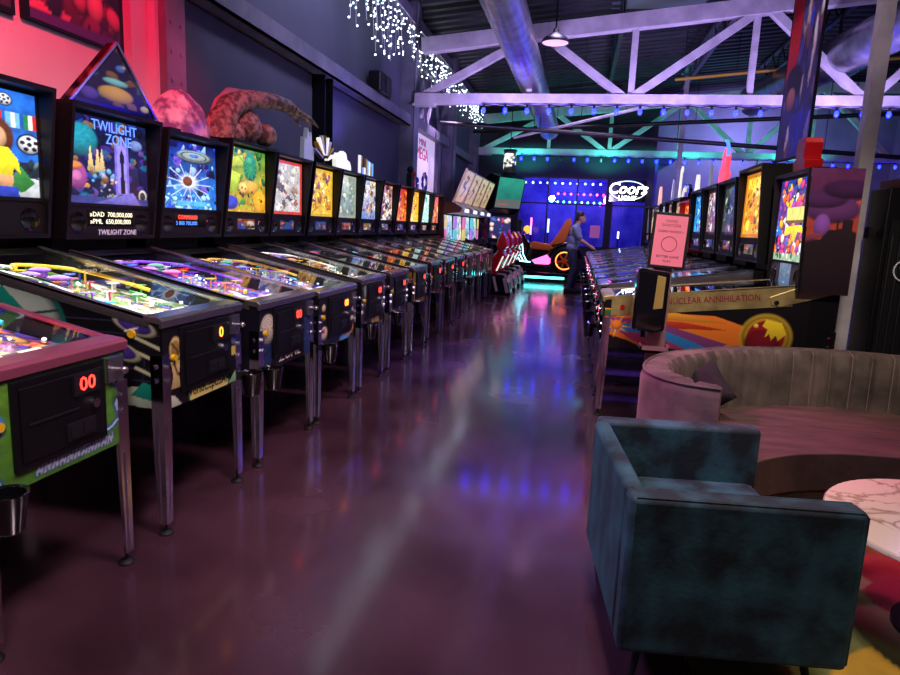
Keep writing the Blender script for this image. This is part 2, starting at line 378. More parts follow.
# far end wall with two window openings
X0, X1 = -1.78, .74; Z0, Z1 = .9, 2.9; U0, U1 = .9, 1.82; YB = 19.6
mb = MB().box(-3.5, X0, YB, YB+.2, 0, 5.2).box(X1, U0, YB, YB+.2, 0, 5.4).box(U1, 2.0, YB, YB+.2, 0, 5.5)
mb.box(X0, X1, YB, YB+.2, 0, Z0).box(X0, X1, YB, YB+.2, Z1, 5.4).box(U0, U1, YB, YB+.2, 0, Z0).box(U0, U1, YB, YB+.2, Z1, 5.5)
struct('wall_back', mb, M_dark)
def window(n, x0, x1, cols):
    fr = MB(); w = .045
    for i in range(cols+1):
        x = x0 + (x1-x0)*i/cols; fr.box(max(x-w/2, x0), min(x+w/2, x1), YB-.03, YB+.06, Z0, Z1)
    for z in (Z0+w/2, 2.14, Z1-w/2): fr.box(x0, x1, YB-.028, YB+.058, z-w/2, z+w/2)
    f = struct('window_%d' % n, fr, M_steeld)
    part('pane', MB().box(x0, x1, YB+.01, YB+.018, Z0, Z1), M_winglass, f)
window(1, X0, X1, 3); window(2, U0, U1, 1)
M_blueroom = noisy(mat('blue_room_paint', c(60,60,150), .6), c(60,60,160), c(130,130,210), 1.5, 4)
struct('wall_beyond', MB().box(-3.4, 2.6, 22.3, 22.4, 0, 3.6).box(-3.5, -3.4, 19.8, 22.4, 0, 3.6).box(2.0, 2.1, 19.8, 22.4, 0, 3.6).box(-3.5, 2.6, 19.8, 22.4, 3.5, 3.6), M_blueroom)
lamp('AREA', 'blue_room_lamp', (-.6, 20.6, 3.4), 125, (.09, .07, 1), (-.4, 22.2, 1.4), 1.6)
lamp('POINT', 'blue_room_lamp', (1.4, 20.8, 3.0), 36, (.09, .07, 1), size=.3)
M_greywall = noisy(mat('lavender_grey_wall', c(120,118,140), .7), c(108,106,128), c(128,126,148), 1, 3)
struct('wall_back_right', MB().box(2.0, 9, 21.6, 21.8, 0, 5.9), M_greywall)
struct('wall_right', MB().box(8.8, 9, -2.5, 21.8, 0, 5.9), M_greywall)
lamp('AREA', 'violet_wall_washer', (4.5, 19.7, 4.7), 120, (.42, .34, 1), (4.5, 21.6, 2.4), .8)

# ------------------------------------------------------------------ roof trusses
def truss(y, xe, bulbs):
    mb = MB(); zc = 3.52; b = .17
    topz = lambda x: 4.38 + .1*(min(x, 6)+2.95)
    mb.box(xe, 8.8, y-b/2, y+b/2, zc-b/2, zc+b/2)
    mb.bar((xe+.1, y, topz(xe)), (6, y, topz(6)), .2, .24, (0,0,1)); mb.bar((6, y, topz(6)), (8.8, y, topz(6)), .2, .24)
    bot = [xe+.05, .63, 4.2, 7.7]; top = [-.86, 2.62, 5.9]
    for i, t in enumerate(top):
        mb.bar((bot[i], y, zc), (t, y, topz(t)), .12, .13, (0,1,0)); mb.bar((bot[i+1], y, zc), (t, y, topz(t)), .12, .13, (0,1,0))
        mb.bar((t-.12, y, zc), (t-.12, y, topz(t)), .09, .09, (0,1,0))
    for t in bot[1:3]: mb.bar((t+.05, y, zc), (t+.05, y, topz(t)), .1, .1, (0,1,0))
    mb.box(xe-.03, xe+.35, y-.1, y+.1, zc-.12, zc-.085)
    struct('roof_truss', mb, M_white)
truss(11.5, -2.94, 0); truss(19.0, -2.94, 0); truss(5.5, -2.94, 0)
for i, x in enumerate((.5, 2.4, 4.3, 6.2)):
    for y0, y1 in ((5.7, 11.3), (11.7, 18.8)):
        mb = MB(); zt = roofz(x)-.06; zb = zt-.42
        mb.bar((x, y0, zt), (x, y1, zt), .1, .05); mb.bar((x, y0+.3, zb), (x, y1-.3, zb), .08, .04)
        k = int((y1-y0)/.4)
        for j in range(k):
            ya = y0+.3+(y1-y0-.6)*j/k; yb = y0+.3+(y1-y0-.6)*(j+1)/k
            mb.bar((x, ya, zb if j % 2 == 0 else zt), (x, yb, zt if j % 2 == 0 else zb), .025, .025, (1,0,0))
        struct('roof_joist', mb, M_steel if i % 2 else M_steeld)
for x, y in ((2.1, 5.62), (2.28, 17.0)):
    mb = MB().box(x-.05, x+.05, y-.05, y+.05, 0, roofz(x)-.5).box(x-.12, x+.12, y-.12, y+.12, 0, .02); struct('support_post', mb, M_white)

# ------------------------------------------------------------------ things under the roof
def spiral_duct(name, label, pts, r):
    t = thing(name, label, 'duct', pts[0]); o = Vector(pts[0]); P = [Vector(p)-o for p in pts]
    path = []
    for a, b in zip(P[:-1], P[1:]):
        k = max(2, int((b-a).length/.11))
        path += [a+(b-a)*i/k for i in range(k)]
    path.append(P[-1]); part('duct_tube', MB().tube(path, [r*(1.012 if i % 2 else 1) for i in range(len(path))], 28), M_duct, t, True)
    mb = MB(); d = (P[-1]-P[-2]).normalized(); mb.cyl(P[-1]-d*.06, P[-1]+d*.02, r*1.06, n=28); part('end_collar', mb, M_duct, t, True)
    for q in (.25, .55, .85):
        p = path[int(len(path)*q)]; part('hanger', MB().cyl(p+Vector((0,0,r)), p+Vector((0,0,r+.55)), .012, n=6), M_steeld, t)
    return t
spiral_duct('spiral_duct', 'large silver spiral duct running over the aisle under the dark roof', [(-1.08, 3.0, 3.93), (-.92, 17.6, 3.93)], .245)
spiral_duct('spiral_duct', 'silver round duct slanting behind the support post near the lounge', [(3.3, 14.8, 4.15), (4.2, 9.2, 4.3)], .3)
t = thing('pendant_lamp', 'black pendant lamp with white inside hanging beside the big duct', 'lamp', (-.52, 10, 4.02))
part('shade', MB().lathe([(.03,.2),(.05,.14),(.17,.07),(.2,.02),(.2,.0),(.19,.0),(.16,.055),(.03,.12)], 24), M_black, t, True)
part('reflector', MB().lathe([(.185,.004),(.15,.05),(.03,.11),(.0,.11)], 24), mat('pale_enamel', c(235,200,205), .3, emit=(1,.55,.6,1), strength=.5), t, True)
part('rod', MB().cyl((0,0,.2), (0,0,1.3), .012, n=8), M_black, t)
def bulb_string(label, y, x0, n, sp, z, dead):
    t = thing('string_light', label, 'string lights', (x0, y, z))
    part('cord', MB().tube([(i*sp/2, 0, -.015*(i % 2)) for i in range(2*n-1)], .009, 6), M_blackm, t)
    sk = cached('bsock', 'socket', lambda m: m.cyl((0,0,0), (0,0,-.055), .02, .022, 8), M_blackm)
    bl = cached('bbulb', 'bulb', lambda m: m.lathe([(.001,-.15),(.022,-.14),(.034,-.115),(.034,-.09),(.02,-.05)], 10), M_bluled, True)
    bd = cached('bdead', 'bulb', lambda m: m.lathe([(.001,-.15),(.022,-.14),(.034,-.115),(.034,-.09),(.02,-.05)], 10), M_unlit, True)
    for i in range(n):
        o = link('socket', sk, t, (i*sp, 0, 0)); link('bulb', bd if i in dead else bl, o)
bulb_string('string of blue bulbs along the nearer violet roof truss', 11.38, -1.72, 19, .366, 3.42, ())
bulb_string('string of blue bulbs along the far turquoise roof truss', 18.88, -1.72, 27, .366, 3.42, (3, 6, 17))
# icicle lights along the top of the left wall
t = thing('icicle_light_string', 'cool white icicle lights hanging along the top of the grey left wall', 'string lights', (-2.98, 6.9, 4.74))
part('cord', MB().tube([(0, i*.25, 0) for i in range(52)], .006, 5), M_whp, t)
r = random.Random(4)
for k in range(96):
    mb = MB(); y = k*.132 + r.uniform(-.05,.05); n = r.choice((2, 3, 4, 5, 6, 7)) + (2 if k < 24 else 0); L_ = .11*n; dx = r.uniform(-.02, .1)
    mb.tube([(dx*.0, y, 0), (dx, y+.01, -L_)], .003, 4, 0)
    for i in range(n): mb.ball((dx*(i+1)/n+r.uniform(-.03, .04), y+r.uniform(-.05, .05), -.11*(i+1)+r.uniform(-.05,.05)), .0125, 6, 4, 1)
    part('strand', mb, [M_whp, M_ice], t)
# hanging banner
P = Paint(40, 150, (50,46,130), (90,70,130)).busy([(70,66,150),(225,205,225),(110,100,180),(70,80,220),(150,90,130),(30,26,50),(240,230,240)], 3, 70, .02, .12)
P.ell(.68,.86,.18,.10,(235,222,228)); P.ell(.66,.72,.12,.09,(230,210,215)); P.rect(.34,.0,1,.18,(60,64,220),.7); P.rect(0,.42,.34,1,(225,34,52)); P.poly([(.0,.45),(.34,.45),(.2,.25),(0,.3)], (205,28,45)); P.ell(.3,.3,.3,.08,(28,22,40)); P.ell(.26,.24,.16,.05,(190,120,110))
bt = thing('hanging_banner', 'tall red and dark blue printed banner hanging from the roof truss', 'banner', (1.66, 5.93, 2.04))
bM = frame((0,0,1.0), (.16,-.987,0), (0,0,1))
panel('banner_sheet', P, .5, 2.0, bM, M_art, bt)
mb = MB(); mb.T = frame((0,0,1.0), (.16,-.987,0), (0,0,1)); mb.box(-.275,.275,-1.0,1.0,-.012,-.004); part('backing', mb, M_blackm, bt)
mb = MB(); mb.T = bM; mb.cyl((-.3,1.0,0),(.3,1.0,0),.014); part('rod', mb, M_steeld, bt); mb = MB(); mb.T = bM; mb.cyl((-.29,-1.0,0),(.29,-1.0,0),.012); part('rod', mb, M_steeld, bt)
mb = MB(); mb.T = bM; mb.cyl((-.2,1.0,0),(-.2,1.85,0),.004,n=5).cyl((.2,1.0,0),(.2,1.85,0),.004,n=5); part('hanging_wire', mb, M_steeld, bt)
# pipes below the roof
for a, b, rr, m_, lb in (((-2.9,17.6,3.85),(8,16.2,4.25),.05,M_steeld,'dark pipe crossing the hall just before the turquoise truss'),((-2.9,13.4,3.42),(6.5,14.6,3.05),.045,M_steeld,'long black conduit sagging below the violet truss'),((1.6,13.6,4.3),(7,13.2,4.75),.03,mat('yellow_pipe_paint',c(190,150,50),.4),'thin yellow gas pipe under the dark roof'),((-1.5,14.5,3.3),(1.3,13.0,3.75),.03,M_white,'thin pale pipe slanting up below the violet truss')):
    o = Vector(a); e = Vector(b)-o; t = thing('ceiling_pipe', lb, 'pipe', a); part('pipe', MB().cyl((0,0,0), e, rr, n=10), m_, t, True)
    for q in (.2, .5, .8): part('hanger', MB().cyl(e*q, e*q+Vector((0,0,roofz(a[0]+e.x*q)-(a[2]+e.z*q))), .008, n=5), M_steeld, t)
tag(link('roof_skylight', MB().box(.3,1.9,12.4,13.1,-.06,0).mesh('roof_skylight', mat('skylight_sheet', c(120,135,140), .4)), None, (0,0,roofz(1.1)-.0)), 'pale panel set between the ribs of the dark roof', 'roof panel')
# speaker on the wall beam
t = thing('wall_speaker', 'dark wall speaker resting on the grey beam above the pinball row', 'speaker', (-3.04, 9.75, 3.24))
part('housing', MB().box(-.1,.1,-.28,.28,0,.3), M_black, t, bevel=.03); part('grille', MB().cyl((.098,.05,.15),(.112,.05,.15),.12,n=20), M_steeld, t)
# posters on the lit near wall
P = Paint(60, 44, (70,12,40), (150,40,70)).busy([(190,90,110),(120,30,70),(60,20,60),(225,140,150),(90,20,50),(40,14,40)], 11, 46, .03, .2)
P.poly([(0,.85),(.75,.35),(1,.55),(1,.62),(.7,.5),(0,1)], (200,110,125)); P.ell(.7,.62,.16,.2,(110,40,90)); P.ell(.7,.3,.1,.14,(205,120,130)); P.rect(0,0,1,.07,(80,40,110))
t = thing('wall_poster', 'large framed poster on the red lit wall above the triangle topper', 'poster', (-3.2, 3.82, 2.44))
part('frame', MB().box(0,.03,-.42,.42,0,.75), M_black, t); panel('print', P, .76, .72, FX((.032,0,.375)), M_art, t)
P = Paint(30, 30, (60,16,30), (120,40,60)).busy([(150,70,80),(60,20,40),(30,12,24)], 12, 20)
t = thing('wall_poster', 'dark poster cut off at the corner of the red lit wall', 'poster', (-3.2, 2.98, 2.43))
part('frame', MB().box(0,.03,-.36,.36,0,.75), M_black, t); panel('print', P, .66, .69, FX((.032,0,.375)), M_art, t)
# white display panel with red lettering
t = thing('wall_sign', 'white lit wall panel with red block lettering on the left wall', 'sign', (-3.19, 13.1, 2.05))
part('panel', MB().box(0,.03,-1.05,1.05,0,1.2), mat('white_sign_face', c(235,225,240), .4, emit=(.85,.7,1,1), strength=.35), t)
part('frame', MB().box(0,.05,-1.12,-1.05,-.05,1.25).box(0,.05,1.05,1.12,-.05,1.25).box(0,.05,-1.12,1.12,1.2,1.25).box(0,.05,-1.12,1.12,-.05,0), M_steel, t)
M_redl = mat('red_letters', c(205,20,60), .4)
text('lettering', 'MINI', .19, FX((.034,-.08,.92)), M_redl, t, .003, sx=1.5); text('lettering', 'MEGA', .34, FX((.034,-.08,.70)), M_redl, t, .003, sx=1.1)
# neon sign before the second window
t = thing('neon_sign', 'white glowing script neon sign hung before the right end window', 'neon sign', (1.3, 19.45, 2.45))
text('neon_script', 'Coors', .44, FNY((-.02,0,.16)), M_neon, t, .015, shear=.25, sx=.95, bold=.004); text('neon_caption', 'LIGHT', .18, FNY((0,0,-.1)), M_neon, t, .012, bold=.0)
mb = MB(); mb.tube([(.50*math.cos(a), .03, .12+.26*math.sin(a)) for a in [2*PI*i/40 for i in range(41)]], .014, 6); part('neon_outline', mb, mat('soft_neon', c(200,220,230), .3, emit=(.8,.95,1,1), strength=1.2), t)
part('backing', MB().box(-.5,.5,.05,.07,-.2,.42), M_gloss, t)
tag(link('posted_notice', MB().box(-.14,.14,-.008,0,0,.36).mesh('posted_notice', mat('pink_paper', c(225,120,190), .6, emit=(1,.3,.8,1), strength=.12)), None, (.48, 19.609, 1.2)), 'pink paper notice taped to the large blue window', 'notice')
# lights beyond the windows
def coloured_string(label, y, z, x0, n, sp, mats_):
    t = thing('string_light', label, 'string lights', (x0, y, z))
    part('cord', MB().tube([(i*sp, 0, 0) for i in range(n)], .008, 5), M_blackm, t)
    for i in range(n): link('bulb', cached('cb'+mats_[i % len(mats_)].name, 'bulb', lambda m: m.ball((0,0,-.04), .035, 8, 5), mats_[i % len(mats_)], True), t, (i*sp,0,0))
def em(n, col, s): return mat(n, col, .4, emit=col, strength=s)
E_p = em('pink_bulb', (1,.1,.5,1), 9); E_b = em('sky_bulb', (.2,.5,1,1), 9); E_r = em('red_bulb', (1,.05,.05,1), 9); E_t = em('teal_bulb', (.1,1,.9,1), 9)
coloured_string('row of pink and red bulbs strung in the room beyond the window', 21.2, 2.55, -.7, 8, .2, [E_p, E_r])
coloured_string('row of teal and white bulbs strung in the room beyond the window', 21.6, 2.32, -.9, 10, .19, [E_t, E_b])
coloured_string('upper row of pale bulbs behind the large end window', 21.9, 2.92, -1.8, 12, .24, [E_b, M_ice])
coloured_string('short row of pale bulbs behind the right end window', 21.5, 2.45, .95, 5, .2, [M_ice])
t = thing('neon_tube', 'pink neon squiggle glowing behind the large end window', 'neon sign', (.62, 21.9, 2.2))
part('tube', MB().tube([(.0,0,0),(.2,0,.12),(.1,0,.3),(.34,0,.34),(.2,0,.5),(.46,0,.52)], .022, 6), em('pink_neon', (1,.06,.35,1), 6), t, True)
for x, z, h, mm, lb in ((-1.5,1.2,.9,E_p,'tall pink light bar behind the left window panes'),(-.95,1.3,.7,E_b,'pale blue light bar behind the left window panes'),(-.35,1.15,.8,E_r,'thin red light bar behind the middle window panes'),(1.25,1.2,.35,M_ice,'small white lit screen behind the right window')):
    t = thing('light_bar', lb, 'light', (x, 21.4, 0)); part('stand', MB().cyl((0,0,0),(0,0,z),.02,n=8).cyl((0,0,0),(0,0,.02),.14,n=14), M_black, t); part('tube', MB().cyl((0,0,z),(0,0,z+h*.6),.024,n=8), mm, t)

# ------------------------------------------------------------------ pinball machines
def pinball(i, y, x, rz, label, group, wide=False, body=M_black, glass=None, glass_res=(34, 40), pf=None, pal=None, front=None, side=None,
            lockm=M_stain, railm=M_stain, rail_h=.045, lock=.93, L_=1.14, bb=(1.21, 1.97), led=M_redled, digits='00', cup=-1, speaker='dmd',
            dmd=None, near=False, legm=M_chrome, light=(1,.95,.85), power=9, topper=None, seed=0, bbm=None, doorm=M_black, lean=.09, rise=.22):
    """front face at local x = 0, player on +x, machine runs to -x"""
    t = thing('pinball_machine', label, 'pinball machine', (x, y, 0), rz, group)
    w = .74 if wide else .64; hw = w/2; wb = .78; hb = wb/2; R_ = random.Random(seed+i*7)
    zb = lock-.40; zr = lock+rise; xl = -L_-.30; pal = pal or [(200,60,60),(60,160,90),(230,200,60),(60,90,200),(230,230,230),(190,90,190)]
    top = lambda xx: lock-.012 + (zr-lock)*(-xx)/L_
    # cabinet: open trough with floor
    def cab(m):
        f = lambda a, b, tt: (a, tt, b)
        sidep = [(0,zb),(0,lock-.03),(-L_,zr-.03),(xl,zr-.03),(xl,zb+.1)]
        m.prism(sidep, f, -hw, -hw+.02); m.prism(sidep, f, hw-.02, hw)
        m.box(-.02,0,-hw+.02,hw-.02,zb,lock-.03); m.box(xl,xl+.02,-hw+.02,hw-.02,zb+.1,zr-.03)
        m.prism([(0,zb),(0,zb+.02),(xl,zb+.12),(xl,zb+.1)], f, -hw+.02, hw-.02)
        m.box(xl,-L_+.02,-hw,hw,zr-.035,zr-.005)
    mb = MB(); cab(mb); part('cabinet', mb, body, t)
    part('lockbar', MB().prism([(.012,lock-.045),(.016,lock-.01),(.0,lock),(-.075,lock+.008),(-.075,lock-.02),(-.004,lock-.03),(-.004,lock-.045)], lambda a,b,tt:(a,tt,b), -hw-.008, hw+.008), lockm, t, bevel=.004)
    for s_ in (-1, 1):
        mb = MB(); y0, y1 = sorted((s_*(hw-.022), s_*(hw+.006)))
        mb.prism([(-.07,lock+.004),(-L_+.0,zr+.004),(-L_+.0,zr-.006),(-.07,lock-.008)], lambda a,b,tt:(a,tt,b), y0, y1)
        y0, y1 = sorted((s_*(hw+.0005), s_*(hw+.006)))
        mb.prism([(-.05,lock-.0),(-L_,zr+.0),(-L_,zr-rail_h),(-.05,lock-rail_h)], lambda a,b,tt:(a,tt,b), y0, y1); part('side_rail', mb, railm, t)
    part('playfield_glass', MB().add([(-.075,-hw+.022,lock+.0),(-.075,hw-.022,lock+.0),(-L_,hw-.022,zr),(-L_,-hw+.022,zr)], [(0,1,2,3)]), M_glass, t)
    # playfield
    z0, z1 = lock-.068, zr-.115
    pz = lambda xx: z0 + (z1-z0)*(-xx-.06)/(L_-.06)
    pP = pf(i) if pf else Paint(*((26, 46) if not near else (60, 110)), pal[0], pal[1]).busy(pal, seed+i, 70 if not near else 170, .02, .12)
    sl = Vector((-(L_-.06), 0, z1-z0)); M = frame((-(L_+.06)/2, 0, (z0+z1)/2), (0,1,0), sl)
    panel('playfield', pP, w-.06, sl.length, M, M_pf, t)
    pfx = lambda u, v, h=0: (-.06-(L_-.06)*v, (u-.5)*(w-.06), pz(-.06-(L_-.06)*v)+h)
    mb = MB(); mb.prism([(-.06,z0+.004),(-.06,z0+.03),(-.2,pz(-.2)+.025),(-.24,pz(-.24)+.003)], lambda a,b,tt:(a,tt,b), -hw+.05, hw-.05)
    part('apron', mb, M_black if R_.random() < .5 else M_whp, t)
    cM = [M_whp, M_cream][i % 2]
    for s_ in (-1, 1):
        q0, q1 = (.28, .44) if s_ < 0 else (.56, .72); mb = MB(); aa = [(-.10,z0+.032),(-.19,pz(-.19)+.0285)]
        mb.add([(x_, (u_-.5)*(w-.06), z_+h_) for h_ in (0,.002) for x_, z_ in aa for u_ in (q0,q1)], [(0,1,3,2),(4,6,7,5),(0,4,5,1),(2,3,7,6),(0,2,6,4),(1,5,7,3)]); part('instruction_card', mb, cM, t)
    if near:
        for u in (.36, .64):
            s_ = 1 if u < .5 else -1; a = Vector(pfx(u-.08*s_, .27, .018)); b = Vector(pfx(u+.03*s_, .235, .018)); part('flipper', MB().bar(a, b, .02, .016), M_yel if i % 2 else M_whp, t)
            mb = MB(); q = [pfx(u-.16*s_, .42, .03), pfx(u-.14*s_, .32, .03), pfx(u-.04*s_, .29, .03)]
            mb.add([*q, *[(p[0], p[1], p[2]+.008) for p in q]], [(0,1,2),(5,4,3),(0,1,4,3),(1,2,5,4),(2,0,3,5)]); part('slingshot', mb, R_.choice(PLAST), t)
        for u, v in ((.35,.72),(.58,.78),(.47,.63)):
            o = Vector(pfx(u, v)); b_ = part('bumper', MB().lathe([(.034,0),(.034,.05),(.05,.055),(.05,.062),(.03,.07),(.001,.074)], 16, o), R_.choice(PLAST), t, True)
            part('bumper_ring', MB().lathe([(.045,.02),(.055,.025),(.045,.03)], 16, o), M_chrome, b_, True)
        for sgn in (-1, 1):
            pts = [pfx(.5+sgn*(.40-.10*math.sin(k/9*3)), .35+.5*k/9, .045+.03*math.sin(k/9*3.1)) for k in range(10)]
            pts += [pfx(.5+sgn*(.30-.28*math.sin(k/6*1.6)), .87+.05*math.sin(k/6*3.1), .05) for k in range(7)]
            part('ramp', MB().tube(pts, .010, 8), R_.choice([M_chrome, M_purp, M_cyanp, M_yel]), t, True)
        for k in range(34):
            u, v = R_.uniform(.08,.92), R_.uniform(.33,.95); o = Vector(pfx(u, v, .03+.03*R_.random())); a = R_.uniform(0,3.1); m = R_.choice((3,4,5)); q = [o+Vector((math.cos(a+6.28*j/m),math.sin(a+6.28*j/m),0))*R_.uniform(.018,.05) for j in range(m)]
            mb = MB().prism([(p.x,p.y) for p in q], lambda a_,b2,tt: (a_,b2,tt), o.z, o.z+.004); mb.cyl((o.x,o.y,pz(o.x)), (o.x,o.y,o.z), .005, n=6); part('playfield_plastic', mb, R_.choice(PLAST), t)
        for k in range(40):
            part('lamp_bulb', MB().ball(pfx(R_.uniform(.06,.94), R_.uniform(.26,.97), .015), R_.choice((.004,.005,.006,.009)), 8, 5), R_.choice([M_bulb, M_bulb, M_yel]), t, True)
        part('ball', MB().ball(pfx(.93, .2, .014), .0135, 12, 8), M_chrome, t, True)
    else:
        for k in range(12):
            u, v = R_.uniform(.12,.88), R_.uniform(.35,.92); o = Vector(pfx(u, v)); h = R_.uniform(.02,.06); s1 = R_.uniform(.02,.055)
            mb = MB().box(o.x-s1, o.x+s1, o.y-s1*.6, o.y+s1*.6, o.z, o.z+h) if k % 2 else MB().lathe([(.035,0),(.035,h*.7),(.05,h*.75),(.001,h)], 10, o)
            part('playfield_plastic' if k % 2 else 'bumper', mb, R_.choice(PLAST), t)
        for k in range(9): part('lamp_bulb', MB().ball(pfx(R_.uniform(.1,.9), R_.uniform(.3,.95), .02), .008, 6, 4), M_bulb, t)
    xm_ = -(L_+.06)/2; q_ = lamp('AREA', 'playfield_lamp', (xm_, 0, (lock+zr)/2-.02), power*.42, light, size=L_-.12, size_y=w-.09, parent=t)
    q_.rotation_euler = (0, math.atan2(zr-lock, L_), 0)
    # cabinet art
    dz = (zb+lock-.05)/2
    if front is not None: panel('front_art', front, w-.012, lock-.05-zb, FX((.002,0,dz)), M_art, t)
    if side is not None:
        sy = -hw-.0015 if rz == 0 else hw+.0015
        d = Vector((1.0 if rz == 0 else -1.0, 0, 0)); cut = None
        hs = .50; xm = -.66
        def cut(cu, cv):
            xx = xm + cu*d.x; zz = zb+hs/2+cv
            return (xx < -.004) & (xx > xl+.02) & (zz < lock-.04 + (zr-lock)*(-xx)/L_) & (zz > zb+.004 + .1*(-xx)/(-xl))
        panel('side_art', side, 1.5, hs, frame((xm, sy, zb+hs/2), d, (0,0,1)), M_art, t, cut)
    # coin door
    dw, dh = .40, .29; zc = zb+.20
    o = part('coin_door', MB().box(.002,.014,-dw/2,dw/2,zc-dh/2,zc+dh/2).box(.014,.02,-dw/2+.025,dw/2-.025,zc-dh/2+.025,zc+dh/2-.025), doorm, t, bevel=.006)
    if near or i < 11 or rz:
        part('coin_slot', MB().box(.019,.03,.035,.155,zc+.045,zc+.115), M_steeld, o)
        text('credit_digits', digits, .07, FX((.031,.095,zc+.079)), led, o, .001, sx=1.1)
        part('door_lock', MB().cyl((.018,.13,zc+.0),(.034,.13,zc+.0),.017,n=14), M_chrome, o)
        part('coin_return', MB().box(.019,.026,-.0,.13,zc-.105,zc-.045).box(.026,.03,.01,.055,zc-.095,zc-.055).box(.026,.03,.07,.12,zc-.095,zc-.055), M_steeld, o)
        part('door_handle', MB().box(.019,.025,-.15,.06,zc-.004,zc+.002), M_steeld, o)
    part('start_button', MB().cyl((.0,-hw+.075,zc+.02),(.016,-hw+.075,zc+.02),.015,n=14), M_yel, t, True)
    o = part('plunger', MB().box(.002,.02,hw-.11,hw-.03,zc+.05,zc+.14).cyl((.02,hw-.07,zc+.095),(.05,hw-.07,zc+.095),.009,n=10).ball((.055,hw-.07,zc+.095),.015), M_stain, t, True)
    for s_ in (-1, 1): part('flipper_button', MB().cyl((-.13,s_*hw,lock-.075),(-.13,s_*(hw+.014),lock-.075),.017,n=14), M_yel if i == 2 else M_redp, t, True)
    # legs
    lt = zb+.24
    def legf(m):
        for a in ((1,0),(0,1)):
            ax, ay = a
            m.add([(0,0,lt),(-.05*ax,-.05*ay,lt),(-.05*ax,-.05*ay,zb-.02),(-.036*ax,-.036*ay,.05),(0,0,.05),
                   (.006,.006,lt),(-.05*ax+.006*ay,-.05*ay+.006*ax,lt),(-.05*ax+.006*ay,-.05*ay+.006*ax,zb-.02),(-.036*ax+.006*ay,-.036*ay+.006*ax,.05),(.006,.006,.05)],
                  [(0,1,2,3,4),(5,9,8,7,6),(0,5,6,1),(1,6,7,2),(2,7,8,3),(3,8,9,4),(4,9,5,0)])
        m.cyl((-.027,.003,zb-.04),(-.02,.003,.06),.0075,.006,8); m.cyl((.003,-.027,zb-.04),(.003,-.02,.06),.0075,.006,8)
        for zq in (lt-.05, lt-.11):
            m.cyl((.0,-.03,zq),(.018,-.03,zq),.011,n=8); m.cyl((-.03,.0,zq),(-.03,.018,zq),.011,n=8)
    for sx in (0, 1):
        for sy in (-1, 1):
            me = cached(('leg', lock, legm.name), 'leg', legf, legm, True)
            o = link('leg', me, t, ((xl if sx else 0), sy*hw, 0))
            if sx == 0: o.scale = (1, sy, 1)
            else: o.scale = (-1, sy, 1)
            link('leveler', cached('leveler', 'leveler', lambda m: m.cyl((-.014,-.014,.012),(-.014,-.014,.07),.007,n=8).lathe([(.03,0),(.032,.006),(.024,.014),(.008,.02)], 16, (-.014,-.014,0)), M_blackm, True), o)
    if cup: 
        o = part('cup_holder', MB().lathe([(.036,0),(.04,.004),(.056,.115),(.06,.12),(.058,.124),(.05,.118),(.034,.008),(0,.008)], 20, (.075, cup*(hw-.02), zb-.075)), M_gloss, t, True)
        part('cup_bracket', MB().box(.0,.03,cup*(hw-.02)-.02,cup*(hw-.02)+.02,zb+.005,zb+.045), M_steeld, o)
    # backbox
    b0, b1 = bb; xf0, xf1 = -L_, -L_+lean; bm_ = bbm or M_black
    part('neck', MB().box(xl+.02,-L_-.16,-hw+.05,hw-.05,zr-.02,b0+.01), M_blackm, t)
    f = lambda a, b, tt: (a, tt, b)
    sp = [(xl-.02,b0),(xf0,b0),(xf1,b1),(xl-.02,b1)]
    mb = MB().prism(sp, f, -hb, -hb+.022).prism(sp, f, hb-.022, hb)
    mb.prism([(xl-.02,b1-.025),(xf1-.002,b1-.025),(xf1,b1),(xl-.02,b1)], f, -hb+.022, hb-.022)
    mb.prism([(xl-.02,b0),(xf0,b0),(xf0+.002,b0+.022),(xl-.02,b0+.022)], f, -hb+.022, hb-.022)
    mb.box(xl-.02,xl+.0,-hb+.022,hb-.022,b0+.022,b1-.025)
    bx = part('backbox', mb, bm_, t)
    xg = xf0-.022; gw = wb-.056; sp_h = .178; gz0 = b0+.03+sp_h; gz1 = b1-.045
    part('bezel', MB().box(xg-.02,xg+.012,-hb+.022,-gw/2,b0+.022,b1-.025).box(xg-.02,xg+.012,gw/2,hb-.022,b0+.022,b1-.025).box(xg-.02,xg+.014,-gw/2,gw/2,gz1,b1-.025).box(xg-.02,xg+.014,-gw/2,gw/2,gz0-.018,gz0), bbm or M_blackm, bx)
    gP = (glass(i) if glass else Paint(*glass_res, pal[0], pal[-1]).busy(pal, seed+i*3, 60, .03, .17)).noise(i+7, .3, 17)
    panel('backglass', gP, gw, gz1-gz0, FX((xg,0,(gz0+gz1)/2)), M_back, bx)
    part('glass_body', MB().box(xg-.015,xg-.004,-gw/2,gw/2,gz0,gz1), M_blackm, bx)
    zc2 = (b0+.022+gz0-.018)/2; ph = gz0-.018-b0-.022
    spn = part('speaker_panel', MB().box(xg-.012,xg+.006,-gw/2,gw/2,b0+.022,gz0-.018), M_blackm if speaker != 'steel' else mat('grey_speaker_panel', c(110,105,112), .4), bx)
    for s_ in (-1, 1):
        m_ = MB().lathe([(.062,0),(.06,.004),(.05,.002),(0,.002)], 20, (xg+.006, s_*(gw/2-.085), zc2-.01), Matrix.Rotation(PI/2, 3, 'Y')); part('speaker', m_, M_gloss, spn, True)
    if dmd: dmd(spn, xg+.007, zc2, gw)
    else:
        P = Paint(16, 8, R_.choice([(150,60,30),(60,90,160),(140,120,60)])).busy([(220,120,40),(230,220,200),(60,80,190),(20,20,30)], i+90, 12, .05, .3)
        panel('display', P, .30, .085, FX((xg+.0075,0,zc2)), M_backdim, spn)
    if topper: topper(t, (xf1+xl)/2, b1)
    return t
